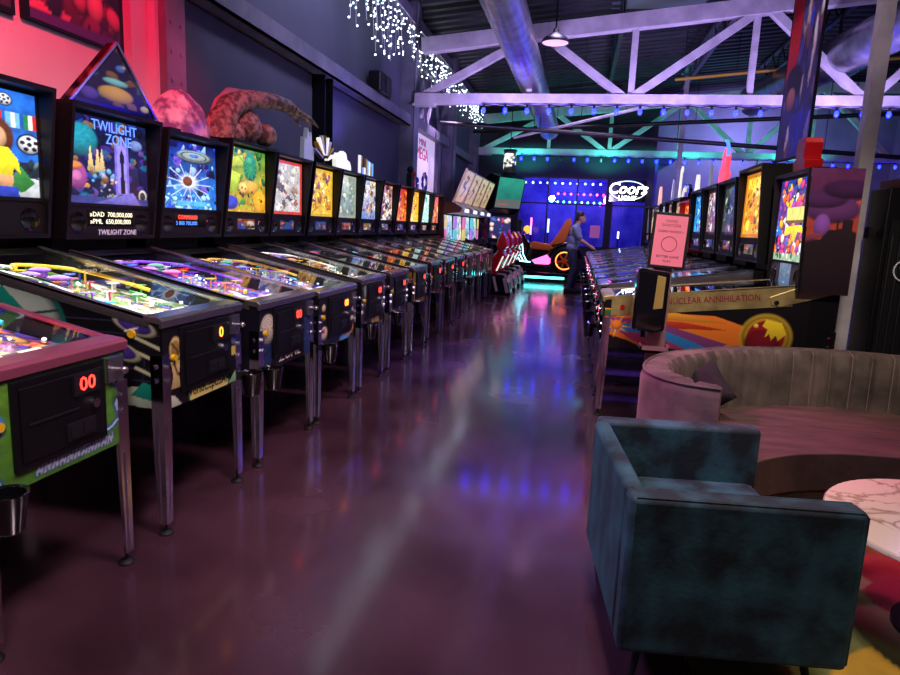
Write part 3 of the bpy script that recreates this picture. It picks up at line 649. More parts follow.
def dots(lines, col, cols=None):
    def f(p, xg, z, gw):
        q = part('display', MB().box(xg-.002,xg+.002,-.2,.2,z-.028,z+.062), M_gloss, p)
        for k, l in enumerate(lines): text('display_text', l, .040, FX((xg+.003,-.185,z+.038-.042*k)), (cols or [col]*9)[k], q, .0005, 'LEFT', sx=1.15)
    return f

# painted backglasses and cabinets of the nearest machines (generic art)
def g_soccer(i):
    P = Paint(110, 120, (30,60,50), (40,110,220)).noise(2, .3, 7)
    P.rect(0,.33,1,.62,(30,110,215)).noise(5,.25,12); P.rect(0,0,1,.34,(28,44,60)); P.busy([(60,80,100),(30,50,60),(90,110,120)], 5, 40, .02, .06, (0,.05,1,.33), False)
    for u, v, r in ((.74,.91,.06),(.93,.52,.10)):
        P.ell(u,v,r,r*.9,(225,228,235),0,.1,(15,20,40))
        for k in range(5): P.ell(u+r*.62*math.cos(k*1.256+.4), v+r*.56*math.sin(k*1.256+.4), r*.24, r*.22, (25,25,40))
        P.ell(u,v,r*.25,r*.22,(25,25,40))
    for k, (a, b, d) in enumerate((((30,60,170),(240,240,240),(200,30,40)),((210,40,40),(240,210,60),(210,40,40)),((120,190,235),(240,240,245),(120,190,235)),((40,140,70),(240,240,240),(210,40,40)))):
        u = .44+.15*k; P.rect(u,.66,u+.04,.8,a); P.rect(u+.04,.66,u+.08,.8,b); P.rect(u+.08,.66,u+.12,.8,d)
    P.poly([(.8,.0),(1,.0),(1,.18),(.86,.2)], (200,205,210)); P.poly([(.74,.1),(.84,.3),(.96,.14),(.84,.04)], (50,130,60))
    P.ell(0.660,.56,.15,.19,(95,50,30)); P.ell(0.669,.55,.075,.11,(225,170,130)); P.poly([(0.489,.1),(0.534,.42),(0.624,.47),(0.741,.47),(0.822,.36),(0.840,.22),(0.786,.28),(0.768,.2),(0.588,.2),(0.552,.28)], (232,214,40)); P.poly([(0.588,.21),(0.777,.21),(0.768,.1),(0.606,.1)], (220,160,115)); P.poly([(0.561,.1),(0.804,.1),(0.822,-.01),(0.534,-.01)], (40,60,170))
    return P.noise(7,.12,30)
def g_night(i):
    P = Paint(110, 120, (16,18,60), (20,30,80)).noise(3, .5, 6).busy([(30,60,150),(60,40,130),(20,90,130),(120,90,60),(16,20,50),(90,60,140)], 8, 110, .02, .09)
    P.ell(.2,.72,.2,.2,(30,130,150)).noise(8,.3,22); P.ell(.15,.3,.11,.17,(150,70,140)); P.ell(.12,.42,.09,.05,(210,120,70)); P.ell(.14,.3,.06,.07,(200,110,170))
    for u in (.29,.37,.42): P.poly([(u-.03,.38),(u+.05,.36),(u+.01,.68-.2*(u-.29))], (220,190,130))
    P.rect(.58,.12,.76,.74,(120,105,210)); P.rect(.61,.14,.73,.72,(150,135,235)); P.poly([(.645,.14),(.70,.14),(.695,.45),(.70,.6),(.67,.68),(.645,.6),(.655,.45)], (20,18,50))
    P.ell(.86,.75,.09,.07,(110,130,190)); P.ell(.93,.12,.06,.09,(190,185,170)); P.ell(.93,.12,.04,.06,(60,50,60)); P.rect(0,0,1,.08,(60,60,130)); P.poly([(.3,.0),(.8,.16),(.9,.0)], (110,100,190)); P.busy([(200,130,80),(190,170,200),(100,160,210)], 17, 26, .01, .035, (.25,.08,.6,.4))
    return P
def g_space(i):
    P = Paint(100, 120, (40,120,220), (24,30,110)).noise(4, .5, 6).busy([(40,70,200),(30,30,110),(120,80,200),(150,190,240),(70,150,230),(20,24,60)], 9, 80, .02, .08)
    for k in range(26):
        a = k*.2416; P.line([(.5,.38),(.5+.4*math.cos(a*2),.38+.3*math.sin(a*2))], .008, (200,215,255))
    P.ell(.5,.4,.2,.16,(235,238,255),0,.7); P.ell(.48,.42,.09,.08,(120,60,40)); P.ell(.62,.8,.34,.11,(70,80,90)); P.ell(.6,.81,.31,.09,(150,165,160)); P.ring(.6,.81,.22,.06,(80,90,95)); P.ell(.6,.82,.09,.03,(70,120,210))
    for k in range(6): P.ell(.08+.02*(k % 2), .35+.1*k, .06, .05, [(120,150,220),(220,130,80),(170,120,200)][k % 3], 0, .2, (10,10,40))
    P.rect(.2,.05,.8,.12,(90,190,240),.8); P.busy([(70,170,235),(160,220,250)], 4, 30, .015, .05, (.1,.0,.9,.22)); return P
def g_jungle(i):
    P = Paint(90, 110, (200,150,40), (90,150,60)).noise(5, .4, 7).busy([(150,180,50),(60,130,60),(220,190,60),(30,90,80),(200,150,50)], 10, 80, .02, .08)
    P.ell(.63,.72,.17,.25,(40,130,110)); P.ell(.6,.82,.09,.07,(70,170,120)); P.poly([(.05,.8),(.45,.9),(.45,.75),(.05,.66)], (190,200,70)); P.poly([(.05,.66),(.4,.6),(.3,.3),(.05,.3)], (180,200,70)); P.ell(.6,.4,.22,.12,(235,165,70)); P.ell(.45,.38,.12,.1,(240,190,110)); P.ell(.15,.14,.2,.12,(50,60,180)); P.ell(.85,.16,.18,.22,(225,160,40))
    for k in range(10): P.line([(.62,.7),(.62+.3*math.cos(k*.63),.7+.28*math.sin(k*.63))], .012, (60,160,90))
    return P.busy([(30,50,30),(80,40,30)], 3, 16, .01, .03, (.3,.1,.9,.4))
def g_pale(border, inner, seed, pal):
    def f(i):
        P = Paint(54, 64, inner, inner).noise(seed, .3, 6).busy(pal, seed, 30, .03, .11, (.15,.1,.85,.9), False).busy(pal+[inner,border], seed+1, 110, .008, .035, (.1,.07,.9,.95), False)
        for r_ in ((0,0,1,.05),(0,.95,1,1),(0,0,.06,1),(.94,0,1,1)): P.rect(*r_, border)
        return P
    return f
def g_free(pal, seed, n=60, a=None, b=None):
    return lambda i: Paint(48, 60, a or pal[0], b or pal[1]).busy(pal, seed, n, .02, .12).busy(pal, seed+1, 130, .008, .03)
def pf_of(pal, seed, a, b, n=220):
    return lambda i: Paint(70, 130, a, b).noise(seed, .35, 10).busy(pal, seed, n, .012, .07)

# front / side prints
def f_green():
    P = Paint(110, 80, (70,120,40), (96,150,50)).noise(3,.35,16)
    for pts in ([(.02,.75),(.06,.6),(.03,.5),(.09,.38),(.05,.28),(.1,.1)],[(.95,.9),(.9,.7),(.97,.6),(.92,.45),(.95,.3),(.88,.22),(.7,.16),(.6,.1)]):
        P.line(pts, .028, (30,80,150), .7).line(pts, .010, (200,220,245), .7)
    P.ell(.08,.62,.08,.13,(60,130,200)); P.ell(.08,.62,.055,.09,(210,225,240)); P.ell(.08,.62,.035,.06,(190,140,30)); P.ell(.08,.62,.014,.03,(15,12,10))
    P.ell(.93,.85,.09,.16,(60,110,170)).ell(.93,.84,.06,.11,(170,190,215))
    r = random.Random(5); x = .32
    for k in range(11):
        h = r.uniform(.05,.09); P.line([(x,.05),(x+.012,.05+h),(x+.03,.06),(x+.042,.05+h*1.1)], .016, (40,60,110), .7).line([(x,.05),(x+.012,.05+h),(x+.03,.06),(x+.042,.05+h*1.1)], .008, (170,180,200), .7); x += .052
    return P
def f_soccer():
    P = Paint(110, 80, (14,13,18), (18,17,22)); P.poly([(0,0),(0,.2),(.12,.14),(.2,.0)], (200,205,180)).poly([(.8,0),(1,0),(1,.26),(.9,.12)], (150,190,140)).poly([(0,0),(.0,.1),(.06,.0)], (20,140,110))
    P.ell(.14,.72,.075,.17,(205,180,120)); P.ell(.14,.72,.05,.12,(150,120,60)); P.poly([(.08,.58),(.2,.58),(.17,.4),(.2,.24),(.08,.24),(.11,.4)], (205,180,120)); P.line([(.10,.8),(.17,.68),(.12,.55),(.16,.4)], .012, (80,60,30), .7)
    P.poly([(.28,.0),(.83,.0),(.83,.16),(.28,.16)], (20,120,90)).rect(.30,.0,.81,.145,(222,205,120)); P.ell(.93,.72,.06,.1,(215,130,60)); P.ell(.92,.62,.05,.09,(90,110,160)); P.rect(.88,.4,.98,.52,(210,190,80)); return P
def s_soccer():
    P = Paint(300, 100, (16,15,20)); 
    for k in range(40): P.line([(.02+.05*k, 0),(.04+.05*k, .5)], .0018, (50,46,70), .35)
    for k in range(8): P.line([(0,.1*k+.05),(1,.1*k+.05)], .0018, (50,46,70), .35)
    P.ell(.44,.62,.20,.50,(150,165,150)); P.poly([(.34,.75),(.44,.55),(.52,.75),(.44,.98)], (16,120,100)); P.ring(.44,.62,.2,.5,(16,90,80),.05)
    for a, b in (((.44,.55),(.44,.2)),((.34,.75),(.26,.7)),((.52,.75),(.62,.8)),((.44,.98),(.44,1.0))): P.line([a,b], .005, (30,60,60), .35)
    P.poly([(.70,.0),(.98,.0),(.98,.09),(.86,.2),(.76,.16)], (150,165,140)); P.poly([(.84,.12),(.95,.06),(.95,.2),(.88,.24)], (20,120,100))
    for v0 in (.62,.5,.36): P.line([(.86,v0),(.97,v0-.12)], .006, (190,190,150), .35)
    for u, v in ((.86,.72),(.81,.5)): P.ell(u,v,.055,.11,(190,190,150),.5); P.ell(u,v,.045,.085,(70,50,130),.5)
    P.line([(.83,.67),(.87,.7)], .003, (230,230,220), .35); return P
def f_spiral():
    P = Paint(100, 80, (16,18,30), (14,14,22)).noise(2,.5,14); P.rect(.0,0,.2,.55,(28,44,80)); P.rect(.82,.0,1,.7,(30,50,100)); P.busy([(24,50,100),(60,80,150),(16,18,30)], 4, 40, .01, .03, (.8,.1,1,.9)); P.busy([(24,50,100),(50,70,120)], 6, 30, .01, .03, (0,.05,.2,.5))
    P.ell(.14,.68,.13,.25,(225,215,190))
    for k in (.8,.62,.46,.3): P.ring(.14,.68,.13*k,.25*k,(30,28,36),.06/k*.5)
    P.ell(.14,.68,.02,.04,(190,160,60)); return P
def f_items():
    P = Paint(90, 70, (20,18,24), (24,20,28)); P.ell(.12,.8,.05,.08,(220,200,140)).ell(.12,.6,.04,.06,(220,200,150)).ell(.13,.3,.09,.14,(225,200,175)).ell(.12,.34,.04,.05,(190,70,60)); P.ell(.7,.05,.17,.08,(90,160,220)); P.line([(.7,.08),(.9,.1),(.96,.3)], .02, (210,140,80), .8); P.ell(.93,.6,.05,.07,(225,225,215)).ell(.9,.4,.05,.06,(215,205,180)); return P
def f_edge(pal, seed, col=None):
    P = Paint(34, 30, col or pal[0], col or pal[0]).busy(pal, seed, 40, .03, .12); P.rect(.2,.18,.8,.92,(24,20,26)); return P
def s_plain(pal, seed, base): return Paint(90, 30, base, base).busy(pal, seed, 26, .02, .12)

# toppers
def t_triangle(t, x, z):
    o = part('topper', MB().prism([(-.35,z),(.42,z),(.05,z+.40)], lambda a,b,tt: (tt,a,b), x+.07, x+.13), M_gloss, t)
    P = Paint(90, 60, (14,16,40), (16,20,50)).busy([(40,90,120),(20,24,60),(120,80,40),(60,50,110)], 5, 50, .02, .08); P.ell(.5,.22,.22,.14,(205,150,60)); P.ell(.5,.42,.16,.06,(120,190,190)); P.ell(.56,.66,.06,.06,(60,110,190)); P.ell(.6,.7,.03,.03,(180,150,110)); P.ell(.2,.14,.1,.1,(80,60,150)); P.ell(.85,.1,.06,.06,(190,170,120))
    panel('topper_print', P, .74, .35, FX((x+.132,.035,z+.20)), M_backdim, o, lambda u, v: (v > -.165) & (abs(u-.015*(v+.175)/.35) < .35*(.165-v)/.35))
    e = MB(); q = [(-.35,z),(.42,z),(.05,z+.40)]
    for a, b in ((0,1),(1,2),(2,0)): e.bar((x+.135,q[a][0],q[a][1]), (x+.135,q[b][0],q[b][1]), .014, .014, (1,0,0))
    part('topper_trim', e, M_chrome, o)
def t_dome(t, x, z):
    mb = MB(); n, k = 16, 7; R_ = random.Random(3); vs = []
    for j in range(k):
        for q in range(n):
            a = 2*PI*q/n; e = PI/2*j/(k-1)*.96; rr = .30*(1+R_.uniform(-.06,.05)); vs.append((x+.02+rr*.55*math.cos(a)*math.cos(e), rr*math.sin(a)*math.cos(e), z+.31*(math.sin(e)+.03)*(1+R_.uniform(-.04,.04))))
    mb.add(vs, [(j*n+q, j*n+(q+1)%n, (j+1)*n+(q+1)%n, (j+1)*n+q) for j in range(k-1) for q in range(n)] + [tuple((k-1)*n+q for q in range(n)), tuple(range(n))[::-1]])
    o = part('topper', mb, noisy(mat('violet_tinted_plastic', c(120,70,110), .18, coat=.5), c(120,80,130), c(225,180,200), 9, 3, .42, .58), t)
    part('topper_base', MB().box(x-.12,x+.15,-.3,.3,z,z+.025), M_black, o)
def t_wave(t, x, z):
    m_rough = noisy(mat('scaly_brown_resin', c(96,80,66), .6), c(90,76,66), c(175,150,126), 22, 4, .4, .6, None, .8, 60)
    pts = [(-.24,.0,.0),(-.22,.15,.02),(-.12,.29,.05),(.02,.36,.10),(.18,.39,.16),(.34,.40,.22),(.48,.39,.27),(.56,.36,.30),(.62,.33,.33)]; rr = [.12,.12,.10,.08,.07,.065,.06,.045,.02]
    o = part('topper', MB().tube([(x-.02+d, a, z+b) for a, b, d in pts], rr, 12), m_rough, t, True)
    mb = MB()
    for s_, l in ((-.04,.76),(.0,.84),(.04,.80)): mb.tube([(x+.26+s_, .52, z+.37), (x+.31+s_*1.6, l*.86, z+.32), (x+.34+s_*2, l*.97, z+.25)], [.03,.022,.007], 6)
    part('topper_tips', mb, m_rough, o, True)
    mb = MB().ball((x+.05,.10,z+.15),(.12,.17,.15),14,9).ball((x+.12,.30,z+.11),(.10,.11,.10),14,9).ball((x+.02,-.08,z+.07),(.1,.13,.1),12,8)
    part('topper_rock', mb, m_rough, o, True)
    part('topper_fin', MB().prism([(-.36,.0),(-.34,.14),(-.22,.32),(-.02,.45),(.2,.475),(.3,.42),(0,.34),(-.15,.18),(-.16,.0)], lambda a,b,tt:(tt,a,z+b), x-.06, x-.03), mat('pale_resin_back', c(200,140,140), .5), o)
def t_cut(poly, m_, sp=0, dep=.05, extra=None):
    def f(t, x, z):
        o = part('topper', MB().prism([(a, z+b) for a, b in poly], lambda a,b,tt:(tt,a,b), x, x+dep), m_, t, bevel=.004)
        part('topper_base', MB().box(x-.06,x+.1,-.25,.25,z,z+.02), M_black, o)
        if extra: extra(o, x+dep, z)
    return f
E_blue = mat('lit_blue_acrylic', c(60,110,210), .3, emit=(.1,.3,1,1), strength=1.2)
M_ac = mat('white_acrylic', c(205,205,215), .2, emit=(.7,.75,1,1), strength=.12)
M_acl = mat('lit_acrylic', c(225,225,220), .2, emit=(1,.98,.9,1), strength=.7)
def fanlights(o, x, z):
    for k in range(9):
        a = .35+k*.30; part('fan_blade', MB().bar((x+.012,.15+.08*math.cos(a),z+.05+.08*math.sin(a)), (x+.012,.15+.30*math.cos(a),z+.05+.28*math.sin(a)), .02, .045, (1,0,0)), [M_acl, M_yel, M_whp][k % 3], o)
def cityblocks(o, x, z):
    r = random.Random(2)
    for k in range(9): part('lit_block', MB().box(x,x+.02,-.3+.066*k,-.245+.066*k,z+.03,z+.1+.16*r.random()), [M_acl, M_yel, E_blue][k % 3], o)
def toyshapes(o, x, z):
    for k, m_ in enumerate((M_blackm, M_redp, M_blup)): part('toy_figure', MB().box(x-.03,x+.06,-.3+.2*k,-.16+.2*k,z,z+.1+.07*(2-k)).ball((x+.02,-.23+.2*k,z+.16+.07*(2-k)),.06), m_, o, bevel=.01)
def flower(o, x, z):
    for k in range(9): a = k*.7; part('petal', MB().ball((x+.02,.0+.17*math.cos(a),z+.17+.13*math.sin(a)),(.02,.06,.06),8,6), [M_whp, M_purp, M_blup][k % 3], o, True)
spire = [(-.1,0),(.1,0),(.09,.12),(.05,.2),(.03,.3),(.0,.36),(-.04,.28),(-.07,.15)]
cloud = [(-.25,0),(.25,0),(.27,.06),(.22,.13),(.12,.15),(.08,.22),(-.02,.24),(-.1,.2),(-.2,.2),(-.26,.12)]
peaks = [(-.28,0),(.2,0),(.22,.18),(.12,.22),(.08,.38),(.0,.3),(-.08,.42),(-.14,.26),(-.24,.3)]

LG = 'pinball machines along the left wall'; RG = 'pinball machines in the right row'
XL = -1.655
bright = [(230,210,170),(200,180,120),(90,130,90),(230,230,225),(200,120,70),(120,90,70)]
pinball(1, 1.82, XL, 0, 'green fronted pinball machine with pink lockbar and red double zero display, nearest on the left', LG, near=True, front=f_green(), lock=.91, cup=-1, digits='00',
        pf=pf_of([(180,90,160),(90,60,160),(220,220,230),(200,160,90),(60,60,120),(230,120,90)], 21, (130,70,110), (90,80,140)), lockm=mat('rose_lockbar', c(205,110,140), .3, .7), railm=mat('rose_rail', c(200,90,120), .3, .7),
        side=Paint(60,24,(74,120,44),(90,140,50)).busy([(60,110,40),(110,160,60)],3,20), pal=bright, light=(1,.8,.85), power=11)
d2 = pinball(2, 2.69, XL, 0, 'black pinball machine with soccer ball side art and gold trophy print, second on the left', LG, near=True, glass=g_soccer, front=f_soccer(), side=s_soccer(), lock=.955, bb=(1.22,1.99), led=M_orled, digits='0', cup=1,
        pf=pf_of([(60,150,80),(150,170,90),(220,215,180),(240,240,230),(120,90,190),(170,150,100),(40,110,70)], 22, (150,160,110), (60,150,80)), light=(1,.98,.85), power=15,
        dmd=lambda p, xg, z, gw: panel('display', Paint(40,16,(150,70,20)).busy([(230,120,30),(160,60,20),(240,150,60)],3,24,.03,.14), .34, .11, FX((xg,-.12,z+.01)), M_backdim, p))
text('lettering', 'WorldCupUSA94', .062, FX((.0045,.03,.595)), M_black, d2, .0006, sx=.86)
d3 = pinball(3, 3.58, XL, 0, 'wide pinball machine with triangular topper and white score display, third on the left', LG, wide=True, near=True, glass=g_night, front=f_spiral(), side=Paint(120,40,(18,14,26)).busy([(60,50,90),(20,20,40),(200,200,210)],3,30,.005,.02), bb=(1.21,1.96), digits='00', cup=-1,
        pf=pf_of([(120,60,190),(60,50,160),(90,140,220),(190,120,220),(230,220,235),(200,90,60),(60,160,120)], 23, (90,60,160), (110,50,180)), light=(.85,.75,1), power=15,
        dmd=dots(['\u00bbDAD  700,000,000', '\u00bbPML  650,000,000'], M_dmd), topper=t_triangle)
M_titl = mat('pale_lettering', c(190,190,205), .4, emit=(.6,.6,.8,1), strength=.35)
text('lettering', 'TWILIGHT ZONE', .045, FX((-1.155,.05,1.248)), M_titl, d3, .0008, shear=.2)
text('lettering', 'TWILIGHT', .085, FX((-1.158,.07,1.87)), mat('blue_backlit_letters', c(60,90,220), .3, emit=(.12,.25,1,1), strength=1.6), d3, .0008)
text('lettering', 'ZONE', .085, FX((-1.158,.10,1.80)), bpy.data.materials['blue_backlit_letters'], d3, .0008)
text('lettering', 'ZONE', .10, FX((.005,.02,.585)), mat('cream_letters', c(226,205,180), .5), d3, .001, shear=.3, sx=1.1)
pinball(4, 4.42, XL, 0, 'wide pinball machine with violet dome topper and blue space backglass, fourth on the left', LG, wide=True, near=True, glass=g_space, front=f_items(), lock=.91, bb=(1.21,1.93), led=M_orled, cup=-1,
        pf=pf_of([(60,50,160),(90,140,220),(200,190,230),(220,120,60),(160,60,160),(230,230,240)], 24, (40,40,120), (100,110,190)), light=(.8,.8,1), power=11, dmd=dots(['  COMMAND', '5 800 700,000'], M_redled, [M_redled, E_blue]), topper=t_dome)
pinball(5, 5.25, XL, 0, 'pinball machine with green and gold jungle backglass and curling brown topper', LG, near=True, glass=g_jungle, front=f_edge([(60,60,70),(150,160,150),(200,160,90),(30,40,60)], 5, (30,28,34)), lock=.93, bb=(1.21,1.985), cup=-1,
        pf=pf_of([(120,150,90),(220,170,60),(200,200,180),(60,110,70),(160,90,60),(230,230,230)], 25, (80,90,60), (140,150,90)), light=(1,.95,.8), power=10, topper=t_wave)
SPEC = [ # y, label, glass, palette, front palette, body, cup, topper
 (6.06, 'pinball machine with pale backglass in a red border beside the jungle backglass', g_pale((190,60,50),(190,185,190),61,[(120,110,120),(225,220,220),(150,120,100),(90,80,90),(210,200,190)]), [(70,64,70),(190,180,170),(40,36,44)], M_black, None),
 (6.92, 'pinball machine with golden backglass under white peaks and a lit fan topper', g_pale((205,160,40),(225,180,60),62,[(245,215,90),(180,110,40),(120,60,120),(250,230,150),(150,90,40)]), [(200,160,50),(150,40,40),(40,30,60)], M_black, t_cut([(-.37+.55*(a+.28),b*.85) for a,b in peaks], M_ac, extra=fanlights)),
 (7.74, 'older pinball machine with grey green backglass under a white cloud topper', g_pale((150,150,130),(120,140,135),63,[(110,130,125),(140,155,150),(210,200,170)]), [(140,30,40),(200,170,150),(40,30,40)], mat('maroon_cabinet', c(80,20,32), .4), t_cut(cloud, M_acl)),
 (8.56, 'pinball machine with blue and brown picture backglass under lit city block topper', g_free([(90,130,200),(220,200,180),(150,100,70),(200,220,240),(70,60,110),(230,170,80)],64), [(150,50,60),(60,40,70),(200,190,190)], M_black, t_cut([(-.33,0),(.33,0),(.33,.03),(-.33,.03)], M_gloss, extra=cityblocks)),
 (9.40, 'pinball machine with white and dark red picture backglass, ninth shown on the left', g_free([(230,225,215),(150,40,50),(40,40,50),(220,190,150),(90,80,90)],65), [(60,70,110),(160,150,170),(40,36,60)], mat('slate_cabinet', c(44,44,66), .4), None),
 (10.26, 'pinball machine with orange red backglass below the first toy topper', g_free([(230,110,30),(190,40,30),(250,190,70),(90,30,30),(240,150,60)],66), [(190,70,80),(40,30,40),(220,200,190)], M_black, None),
 (11.10, 'pinball machine with bright yellow backglass beneath red and blue toy figures', g_free([(245,200,50),(230,150,30),(250,230,140),(120,70,30)],67), [(180,60,80),(50,40,60),(210,200,200)], M_black, t_cut([(-.33,0),(.33,0),(.33,.03),(-.33,.03)], M_gloss, extra=toyshapes)),
 (11.93, 'pinball machine with pale teal backglass under a petal shaped topper', g_free([(160,220,210),(220,240,235),(90,170,170),(240,240,230)],68,40), [(150,40,60),(200,190,200),(40,30,50)], M_black, t_cut([(-.2,0),(.2,0),(.2,.03),(-.2,.03)], M_gloss, extra=flower)),
 (12.76, 'last pinball machine of the left row with orange pink backglass beside the racing games', g_free([(240,140,80),(230,90,110),(250,210,120),(140,60,90)],69), [(200,60,70),(230,90,90),(60,30,40)], mat('red_cabinet', c(140,30,40), .4), None)]
for k, (y, lb, g, fp, body, top) in enumerate(SPEC):
    pal = [(220,215,200),(200,180,140),(150,170,160),(60,60,70),(220,140,70),(90,140,190),(240,235,220),(190,60,60)]
    r = random.Random(k+40); r.shuffle(pal)
    pinball(6+k, y, XL, 0, lb, LG, glass=g, front=f_edge(fp, 70+k), side=s_plain(fp, 80+k, fp[0] if k in (1,) else (22,20,26)), body=body, cup=(-1 if k < 6 else 0), topper=top, pal=pal, power=9, light=(1,.95,.88), seed=k, lock=.93+.02*(k > 1))

# right row
XR = .235
def g_nuke(i):
    P = Paint(90, 110, (150,60,140), (40,60,150)).noise(6,.4,8).busy([(230,60,140),(240,180,50),(60,120,220),(240,110,40),(30,20,50),(240,240,240),(170,60,180)], 31, 150, .02, .08)
    P.rect(.3,.5,.85,.66,(235,215,120)); P.rect(.3,.46,.85,.5,(120,90,60)); P.poly([(.3,.42),(.8,.44),(.9,.34),(.7,.36),(.62,.2),(.52,.34),(.28,.3)], (240,200,50)); P.rect(0,0,1,.09,(150,180,150)); P.busy([(230,230,200),(60,90,70)], 3, 16, .01, .04, (0,0,1,.08)); return P
def s_nuke():
    P = Paint(330, 110, (18,15,20)).poly([(0,.62),(0.585,.60),(0.754,.45),(0.780,.1),(0.650,.0),(0,.0)], (225,120,40))
    P.poly([(0,.62),(0.390,.62),(0.650,.5),(0.260,.5)], (240,160,50)); P.poly([(0.000,.50),(0.442,.48),(0.650,.4),(0.390,.38),(0,.42)], (190,60,40)); P.poly([(0.078,.5),(0.338,.44),(0.650,.2),(0.598,.05),(0.260,.3),(0.000,.36)], (120,60,120)); P.poly([(0.104,.42),(0.312,.38),(0.572,.12),(0.520,.02),(0.260,.22),(0.026,.32)], (40,120,190)); P.poly([(0.130,.3),(0.312,.26),(0.520,.02),(0.390,.0),(0.208,.16)], (150,50,90)); P.poly([(0.000,.0),(0.000,.3),(0.182,.16),(0.312,.0)], (18,14,20))
    for k in range(11): a = k*.571; P.poly([(.125+.012*math.cos(a-.5),.36+.03*math.sin(a-.5)),(.125+.085*math.cos(a),.36+.2*math.sin(a)),(.125+.012*math.cos(a+.5),.36+.03*math.sin(a+.5))], [(240,190,50),(230,90,50)][k % 2])
    P.ell(0.125,.38,.03,.08,(235,130,50)); P.poly([(0.026,.58),(0.130,.62),(0.117,.5),(0.039,.5)], (60,110,60)); P.ell(0.13,.58,.015,.035,(240,180,50))
    P.ell(0.820,.34,.125,.36,(240,200,60)); P.ell(0.820,.34,.115,.33,(30,20,24)); P.ell(0.820,.34,.105,.30,(235,190,50)); P.ell(0.820,.34,.095,.27,(150,30,36)); P.ell(0.805,.26,.085,.2,(110,20,32)); P.poly([(0.815,.6),(0.885,.56),(0.910,.4),(0.875,.3),(0.865,.38),(0.845,.3),(0.835,.4),(0.815,.34),(0.825,.46),(0.800,.5)], (245,215,50)); P.ell(0.772,.5,.012,.035,(245,220,90)); return P
tn = pinball(21, 5.27, XR, PI, 'gold railed pinball machine with sunset painted head and flaming orb art on its side', RG, near=True, glass=g_nuke, side=s_nuke(), L_=1.29, lean=.03, rise=.15, bb=(1.02,1.87), lock=.915, railm=M_gold, rail_h=.145, lockm=M_gold, speaker='steel', cup=0,
        pf=pf_of([(150,150,170),(60,60,90),(220,220,230),(150,60,70),(90,120,150)], 31, (110,110,130), (150,150,170)), light=(.9,.95,1), power=13,
        dmd=lambda p, xg, z, gw: panel('display', Paint(20,20,(90,130,180),(150,170,200)).busy([(120,160,200),(180,190,210)],5,12), .26, .19, FX((xg,0,z)), M_backdim, p),
        topper=t_cut([(-.12,0),(.12,0),(.14,.08),(.08,.1),(.1,.2),(.06,.24),(-.06,.24),(-.1,.2),(-.08,.1),(-.14,.08)], M_redp, dep=.12))
M_lot = mat('dark_red_letters', c(150,24,56), .4)
_w = .32
text('lettering', 'NUCLEAR ANNIHILATION', .068, Matrix.Translation((-.755,_w+.0075,.934)) @ frame((0,0,0), (-1,0,.116), (.116,0,1)), M_lot, tn, .0015, sx=.80)
o = part('hinge_plate', MB().prism([(-1.13,.975),(-1.15,.92),(-1.21,.91),(-1.56,1.02),(-1.32,1.06)], lambda a,b,tt:(a,tt,b), _w+.001, _w+.014), M_gold, tn, bevel=.004)
part('hinge_bolt', MB().cyl((-1.18,_w+.01,.94),(-1.18,_w+.024,.94),.016,n=12), M_blackm, o)
P = Paint(60, 100, (60,30,40), (110,50,100)).noise(9,.3,5)
P.rect(0,.44,1,.66,(200,80,60)); P.poly([(0,.5),(0,.62),(1,.76),(1,.66)], (215,90,70)); P.ell(.5,.68,.55,.12,(110,60,120)); P.ell(.3,.76,.5,.08,(86,44,96)); P.ell(.75,.84,.5,.08,(70,34,80)); P.ell(.35,.55,.16,.10,(150,90,190))
P.poly([(0,.0),(0,.40),(.35,.44),(.5,.52),(.62,.52),(.62,.6),(.66,.6),(.66,.53),(.72,.53),(.72,.6),(.9,.6),(.9,.52),(1,.5),(1,0)], (44,30,36)); P.poly([(0,.42),(0,.46),(.4,.5),(.36,.45)], (150,70,90))
_bx = [ch for ch in tn.children if ch.name.startswith('backbox')][0]
panel('painted_side', P, .345, .846, FPY((-1.4375,.3912,1.445)), M_art, _bx, lambda u, v: u > -.16+.03*(.42-v)/.846)
